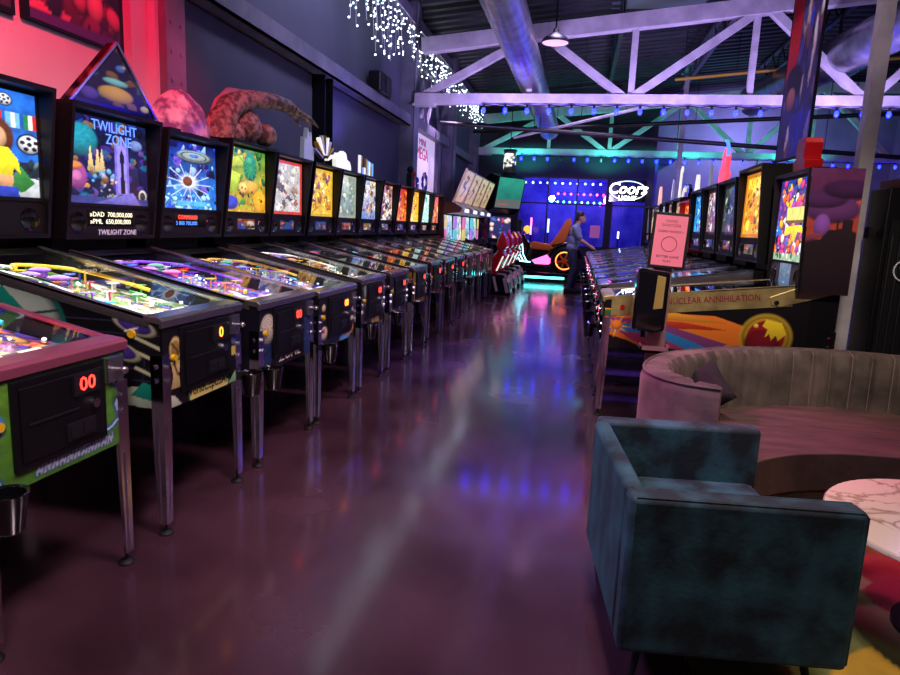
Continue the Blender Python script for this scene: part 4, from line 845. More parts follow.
RS = [
 (6.20, 'pinball machine with tall golden yellow backglass, second in the right row', g_pale((190,110,30),(230,160,40),91,[(250,215,70),(210,110,30),(140,60,30),(250,235,150),(120,80,40)]), M_black, None, (1.12,1.99)),
 (7.10, 'pinball machine with dark grey backglass showing a pale glow, third in the right row', g_pale((26,26,32),(60,66,72),92,[(90,100,104),(40,44,50),(150,160,150),(30,30,36)]), M_black, None, (1.14,1.95)),
 (7.98, 'pinball machine with dark red and white backglass under a glowing red topper', g_pale((30,24,30),(120,90,100),93,[(200,190,190),(150,50,60),(60,50,60),(230,220,220)]), M_black, t_cut([(-.2,0),(.14,0),(.18,.12),(.1,.2),(.14,.3),(.02,.42),(-.1,.34),(-.08,.24),(-.2,.18)], mat('glowing_red_acrylic', c(210,50,60), .3, emit=(1,.06,.10,1), strength=1.3), extra=lambda o, x, z: part('topper_tube', MB().tube([(x+.02,.1+.2*math.cos(a),z+.3+.18*math.sin(a)) for a in [.2*k for k in range(8)]], .02, 8), E_blue, o, True)), (1.14,1.95)),
 (8.85, 'pinball machine with glowing blue backglass in a black frame in the right row', g_pale((14,18,30),(40,130,200),94,[(80,180,230),(30,90,170),(160,220,240),(20,40,90)]), M_black, t_cut(spire, M_ac, 0, .03), (1.14,1.95)),
 (9.70, 'red sided pinball machine with orange and yellow backglass in the right row', g_pale((180,30,30),(230,130,40),95,[(250,210,90),(230,90,40),(250,240,190),(150,40,30)]), mat('scarlet_cabinet', c(190,24,34), .35), t_cut(spire, M_acl), (1.10,1.86)),
 (10.55, 'pinball machine under a black oval topper with a white curl in the right row', g_free([(210,150,120),(120,90,80),(230,210,180),(60,50,60)],96), M_black, t_cut([(.33*math.cos(2*PI*k/20), .11+.11*math.sin(2*PI*k/20)) for k in range(20)], M_gloss, extra=lambda o, x, z: part('topper_curl', MB().tube([(x+.01,-.1+.12*math.cos(a),z+.1+.06*math.sin(a*1.3)) for a in [.3*k for k in range(14)]], .012, 6), M_acl, o, True)), (1.14,1.93)),
 (11.40, 'pinball machine with a tall bent white topper like a hook in the right row', g_free([(200,210,220),(90,110,140),(150,60,60),(230,230,230)],97), M_black, t_cut([(-.06,0),(.06,0),(.05,.42),(.14,.5),(.1,.55),(-.02,.5)], M_acl, 0, .03), (1.14,1.93)),
 (12.25, 'pinball machine beside the hook topper with a slim white pointed topper', g_free([(120,140,200),(220,220,230),(60,60,110)],98), M_black, t_cut([(-.08,0),(.1,0),(.03,.4),(-.02,.42)], M_ac, 0, .03), (1.14,1.93)),
 (13.10, 'pinball machine with silver grey head far along the right row', g_free([(190,190,180),(90,90,100),(220,200,160)],99), M_stain, None, (1.14,1.90)),
 (13.95, 'pinball machine with a peach flame shaped topper far along the right row', g_free([(200,160,140),(80,70,80),(230,200,180)],100), M_black, t_cut([(-.12,0),(.12,0),(.1,.2),(.0,.4),(-.1,.2)], mat('peach_acrylic', c(240,180,140), .3, emit=(1,.5,.3,1), strength=.6)), (1.14,1.93)),
 (14.85, 'pinball machine played by the standing man at the far end of the right row', g_free([(60,60,80),(120,120,140),(30,30,40)],101), M_black, None, (1.14,1.97))]
for k, (y, lb, g, body, top, bb) in enumerate(RS):
    pal = [(190,190,200),(90,90,110),(150,160,180),(60,60,80),(220,140,90),(120,140,200),(230,230,240),(170,60,70)]
    r = random.Random(k+140); r.shuffle(pal)
    q = pinball(22+k, y, XR, PI, lb, RG, glass=g, front=f_edge(pal[:4], 170+k), side=s_plain(pal[:5], 180+k, (150,120,130) if k == 0 else (30,26,34)), body=body if k != 4 else M_black, bbm=body if k in (4, 8) else None, cup=1, topper=top, bb=(bb[0]+.06, bb[1]), L_=1.24, lean=.05, rise=.19, pal=pal, power=9, light=(.95,.95,1), seed=50+k, rail_h=.085 if k == 0 else .05, near=(k == 0))
    if k == 0: text('lettering', 'MAIDEN', .13, FX((-1.258,.0,1.855)), mat('gold_letters', c(240,190,40), .3, emit=(1,.6,.05,1), strength=1.2), q, .001, sx=1.05)

# ------------------------------------------------------------------ lounge
M_teal = noisy(mat('teal_velvet', c(22,50,60), .75, sheen=.7, sheen_tint=c(70,110,135)), c(8,24,30), c(42,84,94), 7, 12, .40, .66, None, .15, 60)
ch = thing('armchair', 'dark teal velvet armchair with low square arms on thin black legs', 'armchair', (.204, 1.82, 0), math.radians(6.2))
Lc, Wc = .66, .84
part('arm', MB().box(0,Lc,0,.085,.15,.64), M_teal, ch, True, bevel=.018, seg=3)
part('arm', MB().box(0.02,Lc-.01,Wc-.085,Wc,.15,.64), M_teal, ch, True, bevel=.018, seg=3)
part('backrest', MB().prism([(0,.15),(0,.64),(.05,.645),(.17,.40),(.17,.15)], lambda a,b,tt:(a,tt,b), .085, Wc-.085), M_teal, ch, True, bevel=.018, seg=3)
part('seat_cushion', MB().box(.165,Lc-.03,.09,Wc-.09,.27,.43), M_teal, ch, True, bevel=.03, seg=3)
part('seat_frame', MB().box(.02,Lc-.02,.08,Wc-.08,.15,.28), M_teal, ch, True, bevel=.012)
pip = MB(); 
for yy in (.010, .075): pip.tube([(.02,yy,.6375),(Lc-.02,yy,.6375),(Lc-.005,yy,.625),(Lc-.004,yy,.17)], .0055, 6)
part('piping', pip, M_teal, ch, True)
for a, b, da, db in ((.09,.09,-.03,-.03),(Lc-.09,.09,.03,-.03),(.09,Wc-.09,-.03,.03),(Lc-.09,Wc-.09,.03,.03)):
    part('leg', MB().cyl((a+da,b+db,0),(a,b,.155),.008,.015,10), M_blackm, ch, True)

M_taupe = noisy(mat('taupe_velvet', c(96,76,72), .8, sheen=.6, sheen_tint=c(170,130,130)), c(52,46,42), c(92,82,74), 5, 8, .35, .65, None, .12, 60)
sf = thing('curved_sofa', 'curved taupe velvet sofa with channel tufted back behind the marble table', 'sofa', (1.5, 3.4, 0))
def catmull(P, per=14):
    out = []
    for i in range(len(P)-1):
        p0 = P[max(i-1,0)]; p1 = P[i]; p2 = P[i+1]; p3 = P[min(i+2,len(P)-1)]
        for k in range(per):
            t = k/per; out.append(tuple(.5*(2*p1[j]+(p2[j]-p0[j])*t+(2*p0[j]-5*p1[j]+4*p2[j]-p3[j])*t*t+(3*p1[j]-p0[j]-3*p2[j]+p3[j])*t**3) for j in range(2)))
    return out + [tuple(P[-1])]
OUT = [(.64,2.84),(.48,2.90),(.38,3.03),(.35,3.2),(.39,3.42),(.49,3.63),(.65,3.82),(.87,4.00),(1.15,4.13),(1.52,4.20),(1.9,4.16),(2.25,4.01),(2.55,3.75),(2.74,3.42),(2.78,3.1),(2.66,2.86)]
O = catmull(OUT, 30)
acc = [0.0]
for a, b in zip(O[:-1], O[1:]): acc.append(acc[-1]+math.dist(a, b))
nch = 36; mb = MB(); rings = []
for k, (px_, py_) in enumerate(O):
    a = O[max(k-1,0)]; b = O[min(k+1,len(O)-1)]; d = Vector((b[0]-a[0], b[1]-a[1])).normalized(); nrm = Vector((d.y, -d.x))
    s_ = acc[k]/acc[-1]; sc = abs(math.sin(PI*nch*s_)); sc = min(1, sc*1.9)**.6
    e = min(1, .55+min(s_, 1-s_)*9); th = .155*e
    ring = [(-.02,.07),(0,.1),(.0,.70),(.012,.735),(.03,.748)] + [(.055,.755-.014*(1-sc)),(th-.03,.752-.03*(1-sc)),(th-.005-.034*(1-sc),.72),(th+.01-.042*(1-sc),.62),(th+.02-.042*(1-sc),.36),(th+.02,.30),(th,.07)]
    rings.append([(px_+nrm.x*q-1.5, py_+nrm.y*q-3.4, z) for q, z in ring])
n = len(rings[0]); vs = [p for r_ in rings for p in r_]
fs = [(i*n+j, (i+1)*n+j, (i+1)*n+(j+1)%n, i*n+(j+1)%n) for i in range(len(rings)-1) for j in range(n)] + [tuple(range(n)), tuple((len(rings)-1)*n+j for j in range(n))[::-1]]
mb.add(vs, fs); part('backrest', mb, M_taupe, sf, True)
pm = MB(); pm.tube([Vector(r_[3])+Vector((0,0,.008)) for r_ in rings[::3]], .006, 6); part('piping', pm, M_taupe, sf, True)
M_welt = mat('welt_cord', c(120,104,98), .7, sheen=.5)
for q in range(1, nch):
    k = min(range(len(O)), key=lambda k_: abs(acc[k_]/acc[-1]-q/nch)); part('welt', MB().tube([Vector(p) for p in rings[k][5:10]], .0035, 5), M_welt, sf)
inner = [r_[9] for r_ in rings]; inn = [(p[0], p[1]) for p in inner[4:-4:4]]
frontc = catmull([(.80-1.5,2.86-3.4),(1.0-1.5,3.03-3.4),(1.25-1.5,3.13-3.4),(1.55-1.5,3.16-3.4),(1.9-1.5,3.12-3.4),(2.2-1.5,3.0-3.4),(2.45-1.5,2.86-3.4)], 8)
poly = inn + frontc[::-1]
part('seat_cushion', MB().prism(poly, lambda a,b,tt:(a,b,tt), .25, .43), noisy(mat('taupe_velvet_red_lit', c(100,76,70), .8, sheen=.6, sheen_tint=c(190,140,140)), c(56,42,38), c(84,64,56), 4, 8, .35, .65, None, .5, 9, (1,3,1)), sf, True, bevel=.03, seg=3)  # same taupe velvet, with the red light on the seat mixed into its colour
cen = Vector((0.05, .15))
base = [((p[0]-cen.x)*.97+cen.x, (p[1]-cen.y)*.95+cen.y) for p in poly]
part('base', MB().prism(base, lambda a,b,tt:(a,b,tt), .03, .25), M_taupe, sf, True)
for x_, y_ in ((-.55,-.2),(.55,-.2),(-.75,.25),(.75,.25),(0,.6)): part('foot', MB().cyl((x_,y_,0),(x_,y_,.04),.03,n=12), M_blackm, sf)
# cushion, rug, table
mb = MB(); n = 14; vs = []
for s_ in (-1, 1):
    for a in range(n+1):
        for b in range(n+1):
            u = a/n*2-1; v = b/n*2-1; h = .075*((1-u**4)*(1-v**4))**.5*s_; q = 1-.07*(1-abs(u*v))*max(abs(u), abs(v)); vs.append((u*.125*q, v*.125*q, h*.75))
N1 = (n+1)**2; fs = []
for s_ in range(2):
    for a in range(n):
        for b in range(n): i0 = s_*N1+a*(n+1)+b; fs.append((i0, i0+1, i0+n+2, i0+n+1))
mb.T = Matrix.Rotation(math.radians(-38), 4, 'Z') @ Matrix.Rotation(math.radians(72), 4, 'X') @ Matrix.Rotation(math.radians(45), 4, 'Z')
mb.add(vs, fs); o = part('throw_pillow', mb, noisy(mat('black_cushion_cloth', c(16,14,18), .9), c(10,9,12), c(20,17,22), 30, 3), None, True)
o.location = (.725, 3.57, .575); tag(o, 'small black throw pillow tucked into the left curve of the sofa', 'pillow')
P = Paint(170, 170, (88,96,50), (84,92,48))
P.ell(.30,.52,.42,.45,(104,112,60),0,.02); P.ell(.52,.28,.30,.24,(196,158,50),0,.02); P.ell(.72,.42,.26,.28,(120,128,66),0,.02); P.ell(.46,.52,.12,.17,(92,96,54),0,.02); P.ell(.8,.14,.28,.2,(206,168,60),0,.02); P.ell(.8,.75,.38,.19,(150,52,44),0,.02); P.ell(.62,.64,.22,.11,(122,34,40),0,.02); P.ell(.93,.62,.2,.12,(92,24,32),0,.02); P.ell(.72,.93,.36,.13,(196,110,56),0,.02); P.ell(.55,.4,.10,.10,(150,150,76),0,.02); P.ell(.2,.85,.2,.2,(150,110,60),0,.02); P.ell(.4,.1,.16,.12,(70,84,52),0,.02)
P.noise(3,.10,60)
rg = tag(panel('rug', P, 2.06, 2.06, frame((1.42,2.34,.012), (1,0,0), (0,1,0)), M_rugm, None, lambda u, v: u*u+v*v < 1.02), 'round rug of overlapping green, yellow and red circles under the marble table', 'rug')
md = rg.modifiers.new('pile', 'SOLIDIFY'); md.thickness = .011; md.offset = -1
M_marb = mat('cream_marble', c(225,205,175), .16, coat=.3)
def marble(m):
    nt = m.node_tree; N = nt.nodes; L = nt.links; tc = N.new('ShaderNodeTexCoord'); n = N.new('ShaderNodeTexNoise'); n.inputs['Scale'].default_value = 3; n.inputs['Detail'].default_value = 8; n.inputs['Distortion'].default_value = 1.6
    r = N.new('ShaderNodeValToRGB'); e = r.color_ramp.elements; e[0].position = .47; e[0].color = c(222,204,174); e[1].position = .53; e[1].color = c(222,204,174); x = e.new(.5); x.color = c(160,134,106)
    L.new(tc.outputs['Object'], n.inputs['Vector']); L.new(n.outputs[0], r.inputs[0]); L.new(r.outputs[0], N['Principled BSDF'].inputs['Base Color'])
marble(M_marb)
tb = thing('coffee_table', 'low round coffee table with cream marble top on the rug', 'table', (1.43, 2.42, .013))
part('table_top', MB().lathe([(0,.385),(.455,.385),(.465,.39),(.465,.402),(.46,.408),(0,.408)], 64), M_marb, tb, True)
part('pedestal', MB().lathe([(.20,0),(.20,.02),(.05,.04),(.05,.36),(.14,.385)], 28), M_black, tb, True)

# sanitiser stand
st = thing('hand_sanitizer_stand', 'hand sanitizer stand with pink printed sign in a black frame behind the sofa', 'sanitizer stand', (.53, 4.2, 0))
part('base_plate', MB().box(-.15,.15,-.12,.14,0,.015), M_blackm, st, bevel=.004)
part('post', MB().box(-.055,.055,.0,.03,.015,1.2), mat('pinkish_steel', c(170,130,140), .35, .6), st)
part('drip_tray', MB().box(-.10,.075,-.10,.02,.66,.675).box(-.10,-.09,-.10,.02,.66,.70).box(.065,.075,-.10,.02,.66,.70).box(-.10,.075,-.10,-.09,.66,.70), bpy.data.materials['pinkish_steel'], st)
o = part('dispenser', MB().prism([(-.165,.80),(-.02,.78),(.03,.80),(.035,1.16),(-.155,1.18)], lambda a,b,tt:(a,tt,b), -.125, -.002), M_gloss, st, bevel=.022, seg=3)
part('dispenser_reflection', MB().prism([(-.05,.93),(.005,.94),(.01,1.13),(-.04,1.14)], lambda a,b,tt:(a,tt,b), -.128, -.120), mat('yellow_reflection', c(150,130,70), .12, coat=.5), o, bevel=.004)  # yellow reflection on the dispenser front, painted as a coloured panel
part('nozzle', MB().cyl((-.09,-.07,.75),(-.09,-.07,.80),.014,n=10), M_blackm, o)
sg = MB(); sM = Matrix.Translation((.02,-.02,1.345)) @ Matrix.Rotation(math.radians(3), 4, 'Y') @ Matrix.Rotation(math.radians(-6), 4, 'X'); sg.T = sM
sg.box(-.11,.11,-.0,.015,-.17,.17); s_o = part('sign_frame', sg, M_black, st, bevel=.004)
sg = MB(); sg.T = sM; sg.box(-.093,.093,-.003,0,-.152,.152); part('sign_sheet', sg, mat('pink_sheet', c(232,120,150), .5), s_o)
M_tx = mat('sign_ink', c(120,40,60), .5); M_txd = mat('sign_ink_dark', c(50,20,40), .5)
for s_, z, sz, mm in (('HAND',.118,.024,M_tx),('SANITIZER',.092,.024,M_tx),('CLEAN HANDS =',.055,.02,M_txd),('BETTER GAME',-.098,.021,M_txd),('PLAY',-.125,.021,M_txd)): text('sign_lettering', s_, sz, sM @ FNY((0,-.0035,z)), mm, s_o, .0006, sx=1.0)
mb = MB(); mb.T = sM; mb.tube([(.045*math.cos(a), -.004, -.02+.045*math.sin(a)) for a in [2*PI*i/24 for i in range(25)]], .002, 5); part('sign_emblem', mb, M_tx, s_o)

# dark cabinet beside the post
o = thing('equipment_cabinet', 'tall black ribbed cabinet standing beside the pale support post', 'cabinet', (2.14, 5.2, 0))
part('body', MB().box(0,.75,0,.32,.02,1.78), M_black, o, bevel=.01)
part('front_panel', MB().box(.03,.72,-.02,0,.1,1.55), M_blackm, o)
fp_ = MB()
for k in range(12): fp_.cyl((.05+.055*k,-.024,.15),(.05+.055*k,-.024,1.45),.010,n=6)
part('slat', fp_, M_steeld, o)
part('round_emblem', MB().tube([(.16+.075*math.cos(a), -.038, 1.2+.075*math.sin(a)) for a in [2*PI*i/30 for i in range(31)]], .006, 6).ball((.13,-.038,1.22),.008).ball((.19,-.038,1.22),.008), M_whp, o)
part('red_cap', MB().box(.05,.75,-.01,.3,1.78,1.84), mat('dark_maroon', c(90,30,44), .5), o)
part('side_handle', MB().box(-.03,0,.12,.2,1.44,1.47).box(-.05,-.03,.12,.2,1.42,1.5), M_blackm, o)

# ------------------------------------------------------------------ racing games
M_brown = mat('brown_side_panel', c(70,44,40), .4)
M_scr = art_mat('screen_picture', 1.1, .1, 0)
RGRP = 'racing games beside the pinball row'
ordw = ['first', 'second', 'third', 'last']
strip = [em('strip_pink', (1,.25,.6,1), .5), em('strip_cyan', (.2,.8,1,1), .5), em('strip_yellow', (1,.8,.25,1), .5), em('strip_violet', (.55,.3,1,1), .5)]
for k in range(4):
    y = 13.72 + 1.15*k
    t = thing('racing_game_cabinet', '%s racing game cabinet from the camera, with cream header board over a pale screen' % ordw[k], 'arcade game', (-2.35, y, 0), 0, RGRP)
    f = lambda a, b, tt: (a, tt, b)
    sp = [(-.75,0),(0,0),(0,.75),(-.08,.95),(-.32,1.02),(-.36,1.6),(-.02,1.66),(.02,1.74),(-.15,1.84),(-.45,1.86),(-.75,1.72)]
    part('side_panel', MB().prism(sp, f, -.53, -.505), M_brown, t); part('side_panel', MB().prism(sp, f, .505, .53), M_brown, t)
    part('body', MB().prism([(-.74,.0),(-.02,.0),(-.02,.74),(-.1,.93),(-.37,1.0),(-.40,1.6),(-.74,1.7)], f, -.505, .505), M_black, t)
    part('canopy', MB().prism([(-.74,1.66),(-.40,1.62),(.02,1.64),(.03,1.72),(-.15,1.85),(-.74,1.80)], f, -.505, .505), mat('pale_canopy', c(190,175,190), .3), t)
    part('canopy_lamp', MB().box(-.05,.035,-.25,.25,1.66,1.73), mat('soft_white_lamp', c(220,220,230), .3, emit=(.75,.9,1,1), strength=1.2), t)
    P = Paint(30, 30, (90,130,140), (150,190,200)).busy([(120,170,180),(180,200,210),(70,100,120),(200,190,180)], 50+k, 24, .04, .16, edge=False)
    panel('screen', P, .84, .54, frame((-.355,0,1.32), (0,1,0), (-.05,0,1)), M_scr, t)
    for s_ in (-1, 1):
        for j in range(2): part('light_strip', MB().box(-.34,-.30,s_*.465-.02,s_*.465+.02,1.04+.28*j,1.30+.28*j), strip[(2*j+k+(s_ > 0)) % 4], t)
    mb = MB(); mb.T = frame((.10,0,.98), (0,1,0), (-.4,0,.9)); mb.tube([(.15*math.cos(a),.15*math.sin(a),0) for a in [2*PI*i/24 for i in range(25)]], .018, 8).bar((-.15,0,0),(.15,0,0),.03,.02,(0,0,1)).cyl((0,0,0),(0,0,-.2),.025); part('steering_wheel', mb, M_blackm, t, True)
    P = Paint(40, 40, (225,190,140), (240,215,170)).noise(k,.15,6); P.line([(.3,.8),(.6,.75),(.35,.5),(.65,.45),(.4,.2)], .05, (120,80,60)); P.busy([(190,140,90),(140,90,60),(235,220,190)], 60+k, 16, .02, .07); P.rect(0,0,1,.04,(90,50,40)); P.rect(0,.96,1,1,(90,50,40))
    hM = frame((-.03,0,2.18), (0,1,0), (.26,0,.68)); h_ = panel('header_board', P, .92, .72, hM, M_backdim, t)
    mb = MB(); mb.T = hM; mb.box(-.46,.46,-.36,.36,-.05,-.004); part('header_case', mb, M_cream, h_)
    mb = MB()
    for s_ in (-.3, .3): mb.bar((-.3,s_,1.83),(-.14,s_,1.95),.04,.03)
    part('header_bracket', mb, M_steeld, t)
    q = thing('racing_chair', '%s red racing seat from the camera, on a black base with white flanks' % ordw[k], 'seat', (-1.62, y-.08, 0), 0, 'red racing seats')
    prf = [(-.30,.42),(.02,.40),(.20,.80),(.14,.90),(.22,1.0),(.20,1.16),(.10,1.32),(.02,1.14),(.0,1.02),(.03,.92),(-.06,.78),(-.12,.60),(-.36,.56)]
    part('seat_shell', MB().prism(prf, f, -.25, .25), mat('red_seat_shell', c(205,26,36), .22, coat=.5), q, bevel=.03, seg=3)
    stp = MB()
    for s_ in (-.255, .255): stp.bar((.03,s_,.50),(.155,s_,.80),.028,.012,(0,1,0))
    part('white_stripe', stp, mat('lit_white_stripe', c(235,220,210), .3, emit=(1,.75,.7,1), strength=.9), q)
    part('base', MB().prism([(-.42,0),(.34,0),(.30,.22),(.18,.42),(-.34,.44),(-.42,.3)], f, -.27, .27), M_black, q, bevel=.015)
    fl = MB()
    for s_ in (-.275, .275): fl.bar((.20,s_,.36),(.28,s_,.06),.07,.01,(0,1,0)).bar((-.02,s_,.38),(.06,s_,.08),.05,.01,(0,1,0))
    fl.bar((.25,-.12,.33),(.33,-.12,.06),.10,.012,(1,0,.3)).bar((.25,.12,.33),(.33,.12,.06),.10,.012,(1,0,.3))
    part('flank_panel', fl, mat('pale_flank', c(235,215,205), .3), q)
# big cabinet with the turquoise screen
t = thing('arcade_cabinet', 'tall dark arcade cabinet with a big tilted turquoise marquee by the end wall', 'arcade game', (-2.05, 18.55, 0), math.radians(-38))
f = lambda a, b, tt: (a, tt, b)
part('body', MB().prism([(-.65,0),(.1,0),(.1,.85),(-.2,1.0),(-.25,1.75),(.05,1.9),(.22,2.75),(-.1,2.85),(-.65,2.4)], f, -.55, .55), M_black, t)
P = Paint(30, 30, (40,130,120), (60,190,165)).noise(3,.2,5); P.rect(.0,.0,1,.3,(120,130,130)); P.rect(.1,.08,.5,.14,(190,120,110))
tM = frame((.15,0,2.33), (0,1,0), (.17,0,.85)); panel('marquee', P, 1.0, .82, tM, M_backdim, t)
P = Paint(30, 24, (30,40,80), (60,50,110)).busy([(200,60,90),(60,120,200),(230,200,190),(110,60,150)], 4, 30, .03, .12); panel('screen', P, .95, .6, frame((-.21,0,1.38), (0,1,0), (-.06,0,1)), M_scr, t)
P = Paint(20, 34, (150,110,140), (60,40,70)).busy([(220,80,110),(90,60,140),(200,190,200)], 6, 26, .03, .12); panel('side_print', P, .55, .8, FNY((-.3,-.552,1.35)), M_art, t)
part('control_deck', MB().box(-.15,.22,-.5,.5,.84,.92), M_gloss, t, bevel=.02)
part('joystick', MB().cyl((.08,-.2,.92),(.08,-.2,1.02),.01,n=8).ball((.08,-.2,1.04),.03), M_redp, t, True)
t2 = thing('hanging_light_box', 'round black and white lit sign hanging above the turquoise marquee', 'sign', (-1.98, 18.4, 2.86))
P = Paint(40, 24, (20,20,24), (30,30,34)).busy([(240,240,225),(250,245,230),(30,30,30)], 9, 40, .05, .16, (0,.15,1,.85), False)
n = 24; pts = []
drum = panel('drum_face', P, 1, 1, frame((0,0,.22), (1,0,0), (0,0,1)), M_back, t2)
for v in drum.data.vertices:
    a = -PI/2 + v.co.x*2*PI; z = v.co.z; v.co = (.17*math.cos(a), .17*math.sin(a), .30+(z-.22)*.56)
part('drum_cap', MB().cyl((0,0,.58),(0,0,.63),.185,n=24).cyl((0,0,-.02),(0,0,.02),.185,n=24).cyl((0,0,.63),(0,0,2.25),.012,n=8).cyl((0,0,.02),(0,0,.58),.16,n=24), M_black, t2, True)

# ------------------------------------------------------------------ motorbike ride
t = thing('motorcycle_ride', 'orange and black motorcycle ride with glowing orange wheel before the blue window', 'ride', (-.62, 17.85, 0))
part('platform', MB().box(-1.0,1.1,-.45,.45,.1,.26).box(-.9,1.0,-.38,.38,0,.1), M_gloss, t, bevel=.02)
part('glow_strip', MB().box(-.9,.35,-.462,-.452,.10,.16), em('turquoise_strip', (.08,.9,.9,1), 5), t)
tu = lambda x, z, r_, w_: [(x+r_*math.cos(a), w_, z+r_*math.sin(a)) for a in [2*PI*i/32 for i in range(33)]]
for nm, x in (('rear_wheel', .32),):
    wh = part(nm, MB().tube(tu(x,.58,.30,-.14), .075, 10), M_blackm, t, True)
    part('glowing_rim', MB().tube(tu(x,.58,.235,-.16), .022, 8), em('orange_rim', (1,.2,.04,1), 4), wh, True)
    mb = MB()
    for q in range(6): a = q*PI/3+.2; mb.bar((x,-.16,.58),(x+.23*math.cos(a),-.16,.58+.23*math.sin(a)),.05,.03,(0,1,0))
    mb.cyl((x,-.2,.58),(x,-.12,.58),.06,n=14); part('spoke', mb, M_orp, wh)
part('fender', MB().tube([(.32+.42*math.cos(a), -.05, .58+.42*math.sin(a)) for a in [PI*(.05+.95*i/14) for i in range(15)]], [.06+.05*math.sin(PI*i/14) for i in range(15)], 10), M_gloss, t, True)
part('tail_fin', MB().prism([(-.12,.96),(.30,1.0),(.46,1.5),(.42,1.72),(.30,1.66),(.08,1.25)], f, -.14, .14), M_orp, t, bevel=.04, seg=3)
part('seat', MB().prism([(-.62,.98),(-.55,1.06),(-.1,1.0),(.02,.9),(-.1,.84),(-.6,.86)], f, -.16, .16), M_orp, t, bevel=.04, seg=3)
part('frame', MB().prism([(-.9,.5),(-.6,.9),(.1,.85),(.3,.5),(-.2,.36),(-.7,.36)], f, -.1, .1), M_gloss, t, bevel=.03)
part('pink_panel', MB().prism([(-.55,.55),(-.15,.72),(.02,.55),(-.1,.46),(-.45,.46)], f, -.115, -.1), em('pink_panel', (1,.12,.55,1), 2.5), t)
part('front_cowl', MB().prism([(-1.0,.45),(-1.05,1.0),(-.8,1.25),(-.62,1.0),(-.72,.45)], f, -.14, .14), M_gloss, t, bevel=.04)
mb = MB()
for k in range(3): mb.tube([(-1.02+.09*k,-.16,1.08),(-.96+.09*k,-.16,.7),(-.86+.09*k,-.16,.52),(-.58,-.16,.50)], .012, 6)
part('neon_line', mb, em('ice_blue_line', (.35,.85,1,1), 5), t)
part('handlebar', MB().tube([(-.74,-.35,1.28),(-.80,-.15,1.32),(-.80,.15,1.32),(-.74,.35,1.28)], .018, 8), M_cyanp, t, True)
part('headlamp', MB().ball((-.72,-.1,1.36),(.10,.09,.11),14,9), mat('yellow_lamp', c(235,150,40), .3, emit=(1,.45,.05,1), strength=1.2), t, True)
part('dash_screen', MB().box(-.98,-.86,-.2,.2,1.2,1.62), M_black, t, bevel=.02)

# ------------------------------------------------------------------ person
def body_mesh(name, caps, m, parent, voxel, sm=6):
    mb = MB()
    for cpt in caps:
        if cpt[0] == 'b': mb.ball(cpt[1], cpt[2], 14, 9)
        else:
            _, p0, p1, r0, r1 = cpt; mb.cyl(p0, p1, r0, r1, 14); mb.ball(p0, r0, 12, 8); mb.ball(p1, r1, 12, 8)
    o = link(name, mb.mesh(name, m, False, False), parent)
    rm = o.modifiers.new('skin', 'REMESH'); rm.mode = 'VOXEL'; rm.voxel_size = voxel; rm.use_smooth_shade = True
    s_ = o.modifiers.new('soft', 'SMOOTH'); s_.factor = .5; s_.iterations = sm
    return o
pr = thing('person', 'person in blue grey short sleeved shirt and dark jeans leaning over a pinball machine', 'person', (-.05, 14.88, 0)); pr.scale = (1.035, 1.035, 1.035)
M_skin = mat('skin', c(205,150,125), .5); M_hair = mat('dark_hair', c(24,20,20), .5); M_shirt = noisy(mat('shirt_cloth', c(78,86,112), .8), c(126,136,172), c(146,156,190), 18, 3); M_jean = noisy(mat('dark_denim', c(34,36,56), .8), c(40,44,72), c(60,62,92), 14, 3)
sk = [('b',(.095,0,1.625),(.088,.075,.112)),('b',(.12,0,1.585),(.07,.058,.075)),('b',(.19,0,1.60),(.02,.014,.022)),('b',(.165,0,1.55),(.035,.03,.025)),
      ('b',(.085,-.078,1.61),(.02,.012,.03)),('b',(.085,.078,1.61),(.02,.012,.03)),('c',(.055,0,1.52),(.02,0,1.43),.052,.06),('b',(0,0,1.3),(.11,.16,.17)),('b',(-.03,0,1.1),(.10,.14,.16)),('b',(-.05,0,.95),(.11,.155,.12))]
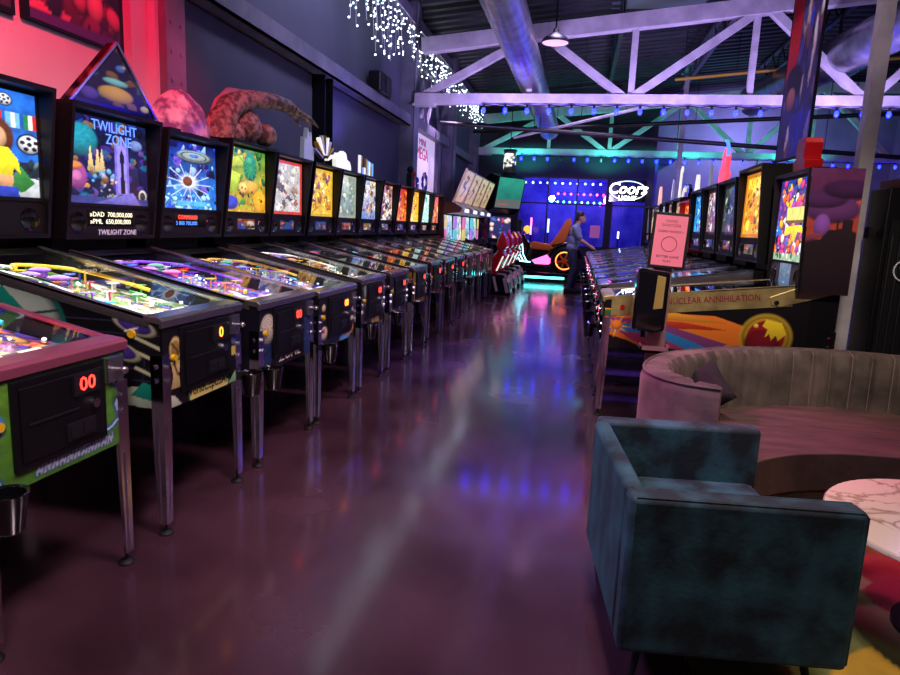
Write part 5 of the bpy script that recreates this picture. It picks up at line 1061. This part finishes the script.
for s_ in (-1, 1):
    sh = Vector((.0,s_*.185,1.39)); el = Vector((.13,s_*.215,1.14)); wr = Vector((.33,s_*.26,1.02))
    sk += [('c',sh,el,.052,.042),('c',el,wr,.042,.028)]
    pl = Vector((.385,s_*.275,.985)); sk += [('c',wr,pl,.028,.034)]
    for j, (dy, l) in enumerate(((-.027,.055),(-.009,.064),(.009,.06),(.027,.046))):
        kx = Vector((pl.x+.03, pl.y+dy, pl.z-.004)); tip = Vector((kx.x+l*.6, kx.y, kx.z-l*.55)); sk += [('c',pl+Vector((.0,dy*.8,0)),kx,.010,.010),('c',kx,tip,.010,.008)]
    sk += [('c',pl+Vector((-.02,-s_*.02,-.005)),pl+Vector((.03,-s_*.05,-.03)),.012,.009)]
    hp = Vector((-.05,s_*.09,.92)); kn = Vector((.0 if s_ < 0 else .06,s_*.10,.5)); an = Vector((-.07 if s_ < 0 else .0,s_*.11,.1))
    sk += [('c',hp,kn,.085,.055),('c',kn,an,.052,.036)]
body = body_mesh('body', sk, M_skin, pr, .0075, 3)
sh_ = [('b',(.0,0,1.3),(.13,.185,.175)),('b',(-.02,0,1.12),(.125,.17,.18)),('b',(-.045,0,.98),(.13,.175,.12)),('c',(.03,-.04,1.435),(.03,.04,1.435),.06,.06)]
for s_ in (-1, 1): sh_ += [('c',(.0,s_*.17,1.385),(.095,s_*.215,1.20),.078,.066)]
body_mesh('shirt', sh_, M_shirt, pr, .009)
tr = [('b',(-.05,0,.93),(.122,.165,.10))]
for s_ in (-1, 1):
    hp = Vector((-.05,s_*.088,.90)); kn = Vector((.0 if s_ < 0 else .06,s_*.10,.5)); an = Vector((-.07 if s_ < 0 else .0,s_*.11,.085)); tr += [('c',hp,kn,.10,.072),('c',kn,an,.07,.06)]
body_mesh('trousers', tr, M_jean, pr, .009)
body_mesh('hair', [('b',(.075,0,1.665),(.098,.084,.085)),('b',(.03,0,1.62),(.06,.078,.09))], M_hair, pr, .008, 3)
for s_ in (-1, 1):
    ax = -.07 if s_ < 0 else .0
    part('shoe', MB().prism([(ax-.09,.0),(ax+.2,.0),(ax+.21,.035),(ax+.14,.07),(ax+.05,.105),(ax-.07,.1),(ax-.09,.05)], lambda a,b,tt:(a,tt,b), s_*.115-.045, s_*.115+.045), M_blackm, pr, True, bevel=.015)
    part('eye', MB().ball((.172,s_*.03,1.628),.010,8,6), M_hair, pr, True)
